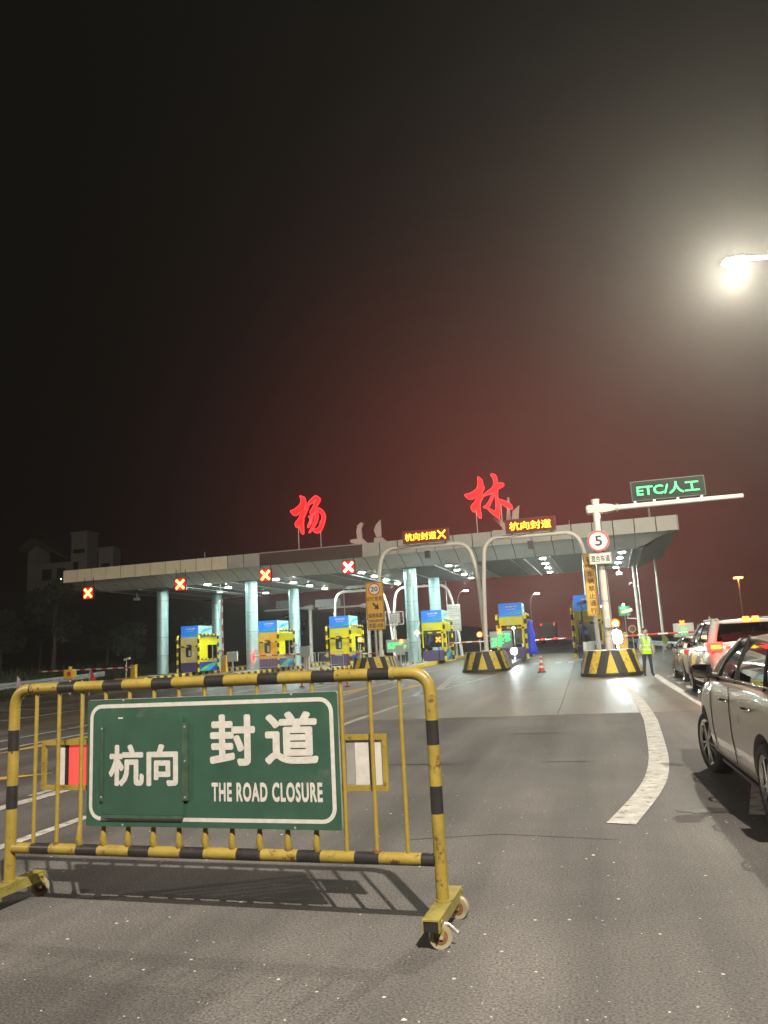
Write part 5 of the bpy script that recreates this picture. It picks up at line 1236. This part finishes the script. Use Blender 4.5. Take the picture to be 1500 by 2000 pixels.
        MB().tube([(s*(wb+.012), yb[0], zb_), (s*(wb+.012), yb[-1]-.1, zb_-.012)], .012, 6).build('belt_trim', M['chrome'], t)
    for (ya, yc, nm) in ((yb[-1], yt[-1], 'windscreen'), (yb[0], yt[0], 'rear_window')):
        vs = []
        for f in (0, .5, 1):
            for g in (-1, -.5, 0, .5, 1): vs.append((g*(wb+(wt-wb)*f), ya+(yc-ya)*f+(.10*(1-g*g)*(1 if nm == 'windscreen' else -1)*(1-f)), zb_+(zroof(yc)-zb_)*f))
        MB().add(vs, [(i*5+j, i*5+j+1, i*5+j+6, i*5+j+5) for i in range(2) for j in range(4)], 0, True).build(nm, M[glass if nm == 'windscreen' else 'glass_d'], t)
    # seats
    for x in (-.36, .36):
        for y in gh['seats']: 
            MB().bbox((x-.22, y-.08, .55), (x+.22, y+.06, zb_+.12), .05).build('seat', M['seat'], t); MB().bbox((x-.12, y-.06, zb_+.14), (x+.12, y+.04, zb_+.32), .04).build('headrest', M['seat'], t)
    # door seams, handles, mirrors on both sides
    for s in (-1, 1):
        for y in gh['seams']:
            MB().tube([(s*(hw*.972), y+.02, zb_-.06), (s*(hw*.998), y, .78), (s*(hw*1.0), y-.02, .55), (s*(hw*.992), y-.10, .34)], .004, 5).build('door_seam', M['car_dark'], t)
        for y in gh['handles']:
            MB().tube([(s*hw*.985, y-.10, zb_-.19), (s*(hw+.032), y-.07, zb_-.185), (s*(hw+.032), y+.07, zb_-.185), (s*hw*.985, y+.10, zb_-.19)], .014, 8).build('door_handle', M['chrome'], t)
        my = gh['mirror']
        MB().sphere((s*(hw+.07), my, zb_+.06), .10, 14, sc=(1.15, .62, .78)).build('mirror', M['mirror_back'], t)
        MB().tube([(s*(hw-.08), my+.03, zb_), (s*(hw+.06), my, zb_+.02)], .03, 8).build('mirror_arm', M['car_dark'], t)
        MB().box((s*(hw+.07)-.09, my-.067, zb_+.0), (s*(hw+.07)+.09, my-.062, zb_+.12)).build('mirror_glass', M['mirror_glass'], t)
        MB().box((s*(hw-.12)-.04, wheels[0]+.42, .185), (s*(hw-.12)+.04, wheels[1]-.42, .215)).build('sill', M['car_dark'], t)
    rear(t, hw)
    t.rotation_euler = (0, 0, rz)
    return t
M['mirror_back'] = mat('mirror_shell', (.05, .03, .03), .3, coat=.6)
M['mirror_glass'] = mat('mirror_glass', (.5, .5, .5), .04, metal=1)
sed_st = [(0.0, .70, .42, .86, .98), (.06, .86, .30, .96, 1.06), (.35, .95, .22, 1.04, 1.12), (.95, .995, .20, 1.07, 1.12), (2.0, 1.0, .20, 1.06, 1.06), (3.0, 1.0, .20, 1.04, 1.04), (3.35, 1.0, .20, 1.03, 1.06),
          (3.75, .99, .20, .99, 1.04), (4.2, .95, .21, .91, .96), (4.5, .84, .26, .78, .86), (4.62, .64, .36, .66, .74)]
def sed_rear(t, hw):
    for s in (-1, 1): MB().bbox((s*(hw-.16)-.14, -.02, .80), (s*(hw-.16)+.13, .22, 1.0), .03).build('tail_lamp', M['tail_off'], t); MB().bbox((s*(hw-.2)-.12, 4.30, .68), (s*(hw-.2)+.10, 4.52, .84), .04).build('headlamp', M['chrome'], t)
    MB().bbox((-.26, -.03, .62), (.26, .02, .76), .008).build('number_plate', M['sign_black'], t)
sed_gh = dict(belt=1.06, yb=(.62, 1.0, 2.15, 3.05, 3.42), yt=(1.15, 1.30, 2.05, 2.42, 2.52), seats=(1.5, 2.35), seams=(2.13, 3.12), handles=(1.35, 2.32), mirror=2.98, top=.70)
sedan = car('parked_car', 'champagne coloured sedan seen from behind on the right, nearest of the queue', 'car', 1.225, 5.62, 1.80, 1.50, sed_st, (.99, 3.70), .325, M['car_gold'], sed_gh, 'glass', sed_rear, steer=radians(10), rz=radians(.8))
suv_st = [(0.0, .80, .48, 1.14, 1.24), (.05, .92, .36, 1.24, 1.29), (.30, .97, .27, 1.29, 1.31), (.95, 1.0, .25, 1.29, 1.30), (2.2, 1.0, .25, 1.25, 1.26), (3.3, 1.0, .25, 1.20, 1.22), (3.8, .99, .25, 1.12, 1.18), (4.3, .95, .27, 1.00, 1.06), (4.6, .84, .32, .88, .96), (4.72, .66, .42, .74, .82)]
def suv_rear(t, hw):
    MB().bbox((-hw*.80, -.035, .52), (hw*.80, .03, .62), .01).build('bumper_trim', M['car_dark'], t)
    for s in (-1, 1):
        MB().bbox((s*(hw-.17)-.12, -.060, 1.135), (s*(hw-.17)+.10, .02, 1.225), .02).build('tail_lamp', M['tail_core'], t)
        MB().bbox((s*(hw-.20)-.22, -.045, 1.08), (s*(hw-.16)+.14, .14, 1.28), .03).build('lamp_lens', M['tail_on'], t)
    MB().box((-hw+.36, -.05, 1.165), (hw-.36, -.03, 1.19)).build('light_bar', M['tail_on'], t)
    MB().bbox((-.62, -.05, 1.665), (.62, .20, 1.70), .012).build('spoiler', M['car_white'], t)
    for x in (-.14, .05): MB().bbox((x-.07, -.10, 1.68), (x+.07, -.052, 1.80), .02).build('brake_lamp', M['tail_core'], t)
    MB().bbox((-.26, -.03, .74), (.26, .02, .88), .008).build('number_plate', M['sign_black'], t)
    for s in (-1, 1): MB().tube([(s*.60, .45, 1.735), (s*.62, .6, 1.78), (s*.62, 2.5, 1.79), (s*.58, 2.7, 1.73)], .018, 6).build('roof_rail', M['alu'], t)
suv_gh = dict(belt=1.27, yb=(.16, .80, 1.95, 3.05, 3.5), yt=(.42, .85, 1.80, 2.45, 2.62), seats=(1.3, 2.4), seams=(1.95, 3.1), handles=(1.2, 2.2), mirror=3.0, top=.72, dp=.10)
suv = car('queueing_car', 'white SUV with lit red brake lights in front of the champagne sedan', 'car', 2.56, 18.2, 1.92, 1.80, suv_st, (.98, 3.72), .36, M['car_white'], suv_gh, 'glass_d', suv_rear)
def c3_rear(t, hw):
    for s in (-1, 1): MB().bbox((s*(hw-.12)-.12, -.02, .86), (s*(hw-.12)+.12, .22, 1.02), .03).build('tail_lamp', M['tail_off'], t)
    MB().bbox((-hw*.8, -.03, .34), (hw*.8, .02, .46), .01).build('bumper_trim', M['car_dark'], t)
car('queueing_car', 'white car with a dull tail lamp mostly hidden by the white SUV', 'car', 2.86, 25.2, 1.78, 1.46, sed_st, (.99, 3.70), .32, M['car_white'], sed_gh, 'glass_d', c3_rear)
t = thing('box_truck', 'dark truck far down the exit road with small red tail lamps', 'truck', (-5.25, 118, gz(118)))
MB().bbox((-1.15, 0, .9), (1.15, 7, 3.1), .05).build('cargo_box', M['grey_metal'], t); MB().bbox((-1.1, 7.2, .6), (1.1, 9, 2.6), .1).build('cab', M['car_dark'], t); MB().bbox((-1.1, -.06, .55), (1.1, .1, .85), .03).build('bumper', M['car_dark'], t)
for x in (-.95, .95):
    MB().bbox((x-.12, -.1, .62), (x+.12, -.06, .78), .01).build('tail_lamp', M['tail_on'], t); MB().bbox((x-.05, -.06, 2.75), (x+.05, -.02, 2.85), .01).build('marker_lamp', M['tail_on'], t)
    for y in (1.2, 2.4, 7.6): MB().tube([(x-.14, y, .48), (x+.14, y, .48)], .48, 20).build('wheel', M['rubber'], t)
MB().box((-1.3, -.005, -.0), (-1.29, .0, .01)).build('mud_flap', M['car_dark'], t)

# ------------------------------------------------------------ the worker
px_, py0 = 2.07, 29.45
Pn = thing('person', 'worker in a lime reflective vest and dark trousers standing beside the striped nose', 'person', (px_, py0, gz(py0)), radians(14))
V = {'pel': (0, 0, .93, .125, .10), 'sp': (0, 0, 1.08, .125, .09), 'ch': (0, .0, 1.28, .15, .10), 'nk': (0, .0, 1.42, .055, .055), 'nk2': (.01, -.01, 1.48, .05, .05), 'hd': (.02, -.015, 1.585, .078, .088), 'hd2': (.02, -.01, 1.665, .055, .06)}
for s, n in ((-1, 'l'), (1, 'r')):
    V.update({'sh'+n: (s*.17, 0, 1.37, .055, .055), 'el'+n: (s*.235, .02, 1.11, .042, .042), 'wr'+n: (s*.235, -.05, .87, .028, .028),
              'hp'+n: (s*.085, 0, .86, .095, .095), 'kn'+n: (s*.115, -.01, .49, .062, .062), 'an'+n: (s*.14, .02, .11, .048, .048), 'ft'+n: (s*.155, -.10, .045, .04, .035)})
keys = list(V); idx = {k: i for i, k in enumerate(keys)}
E_ = [('pel', 'sp'), ('sp', 'ch'), ('ch', 'nk'), ('nk', 'nk2'), ('nk2', 'hd'), ('hd', 'hd2')]
for n in 'lr': E_ += [('ch', 'sh'+n), ('sh'+n, 'el'+n), ('el'+n, 'wr'+n), ('pel', 'hp'+n), ('hp'+n, 'kn'+n), ('kn'+n, 'an'+n), ('an'+n, 'ft'+n)]
me = bpy.data.meshes.new('body'); me.from_pydata([V[k][:3] for k in keys], [(idx[a], idx[b]) for a, b in E_], [])
bo = bpy.data.objects.new('body', me); C.objects.link(bo)
sk = bo.modifiers.new('skin', 'SKIN')
for i, k in enumerate(keys): me.skin_vertices[0].data[i].radius = V[k][3:5]; me.skin_vertices[0].data[i].use_root = (k == 'pel')
sb = bo.modifiers.new('s', 'SUBSURF'); sb.levels = 2; sb.render_levels = 2
bpy.context.view_layer.update(); apply_mods(bo); bo.parent = Pn
for m_ in ('skin', 'shirt', 'trouser', 'shoe'): bo.data.materials.append(M[m_])
for p in bo.data.polygons:
    c = p.center; p.use_smooth = True
    p.material_index = 3 if c.z < .085 else 2 if (c.z < .95 and abs(c.x) < .205 and not (abs(c.x) > .19 and c.z > .80)) else 1 if (c.z < 1.43 and not (abs(c.x) > .19 and c.z < 1.13)) else 0
mb = MB(); vs = []; K = 20
for z, a, b in ((.80, .185, .135), (.90, .180, .130), (1.02, .168, .122), (1.16, .172, .124), (1.28, .190, .128), (1.37, .185, .115), (1.43, .115, .085)):
    for k in range(K): an = 2*pi*k/K; vs.append((a*cos(an), b*sin(an)+.006*sin(3*an+z*9), z))
def vm(i):
    z = [.85, .96, 1.09, 1.22, 1.32, 1.40][i]; return 0
mb.add(vs, [(i*K+k, i*K+(k+1) % K, (i+1)*K+(k+1) % K, (i+1)*K+k) for i in range(6) for k in range(K)], 0, True)
ve = mb.build('vest', M['vest'], Pn)
for z in (.955, 1.11):
    MB().tube([(0, 0, z-.022), (0, 0, z+.022)], 1.0, 20, cap=False).build('reflective_band', M['vest_band'], ve).scale = (.180, .132, 1)
for s in (-1, 1): MB().tube([(s*.115, -.085, 1.40), (s*.10, -.128, 1.28), (s*.085, -.132, 1.14)], .017, 6).build('reflective_band', M['vest_band'], ve)
MB().prism([(-.055, 1.425), (.055, 1.425), (.0, 1.24)], -.136, -.128).build('shirt_front', M['shirt'], Pn)
hd = bpy.data.objects.new('hair', None); bpy.data.objects.remove(hd)
MB().sphere((.02, .012, 1.635), .098, 16, sc=(.95, 1.0, .98)).build('hair', M['hair'], Pn)
fc = MB().sphere((.022, -.035, 1.585), .088, 16, sc=(.85, .85, 1.12)).build('face', M['skin'], Pn)
MB().tube([(.022, -.105, 1.60), (.022, -.128, 1.572), (.022, -.112, 1.562)], [.007, .012, .006], 6).build('nose', M['skin'], fc)
for s in (-1, 1): MB().sphere((.022+s*.028, -.104, 1.602), .009, 8).build('eye', M['shoe'], fc); MB().sphere((.022+s*.080, -.02, 1.585), .02, 8, sc=(.4, .8, 1.3)).build('ear', M['skin'], fc)
MB().box((.0, -.112, 1.540), (.044, -.104, 1.546)).build('mouth', mat('lips', (.30, .10, .08), .5), fc)
for s in (-1, 1):
    h = MB().sphere((s*.235, -.060, .825), .038, 12, sc=(.5, .9, 1.2)).build('hand', M['skin'], Pn)
    for k in range(4): 
        y0_ = -.088+.019*k; L_ = (.060, .072, .068, .052)[k]
        MB().tube([(s*.235, y0_, .80), (s*.232, y0_-.004, .80-L_*.55), (s*.222, y0_+.004, .80-L_)], [.0095, .0085, .006], 6).build('finger', M['skin'], h)
    MB().tube([(s*.23, -.085, .845), (s*.222, -.108, .815), (s*.218, -.110, .785)], [.011, .009, .007], 6).build('thumb', M['skin'], h)
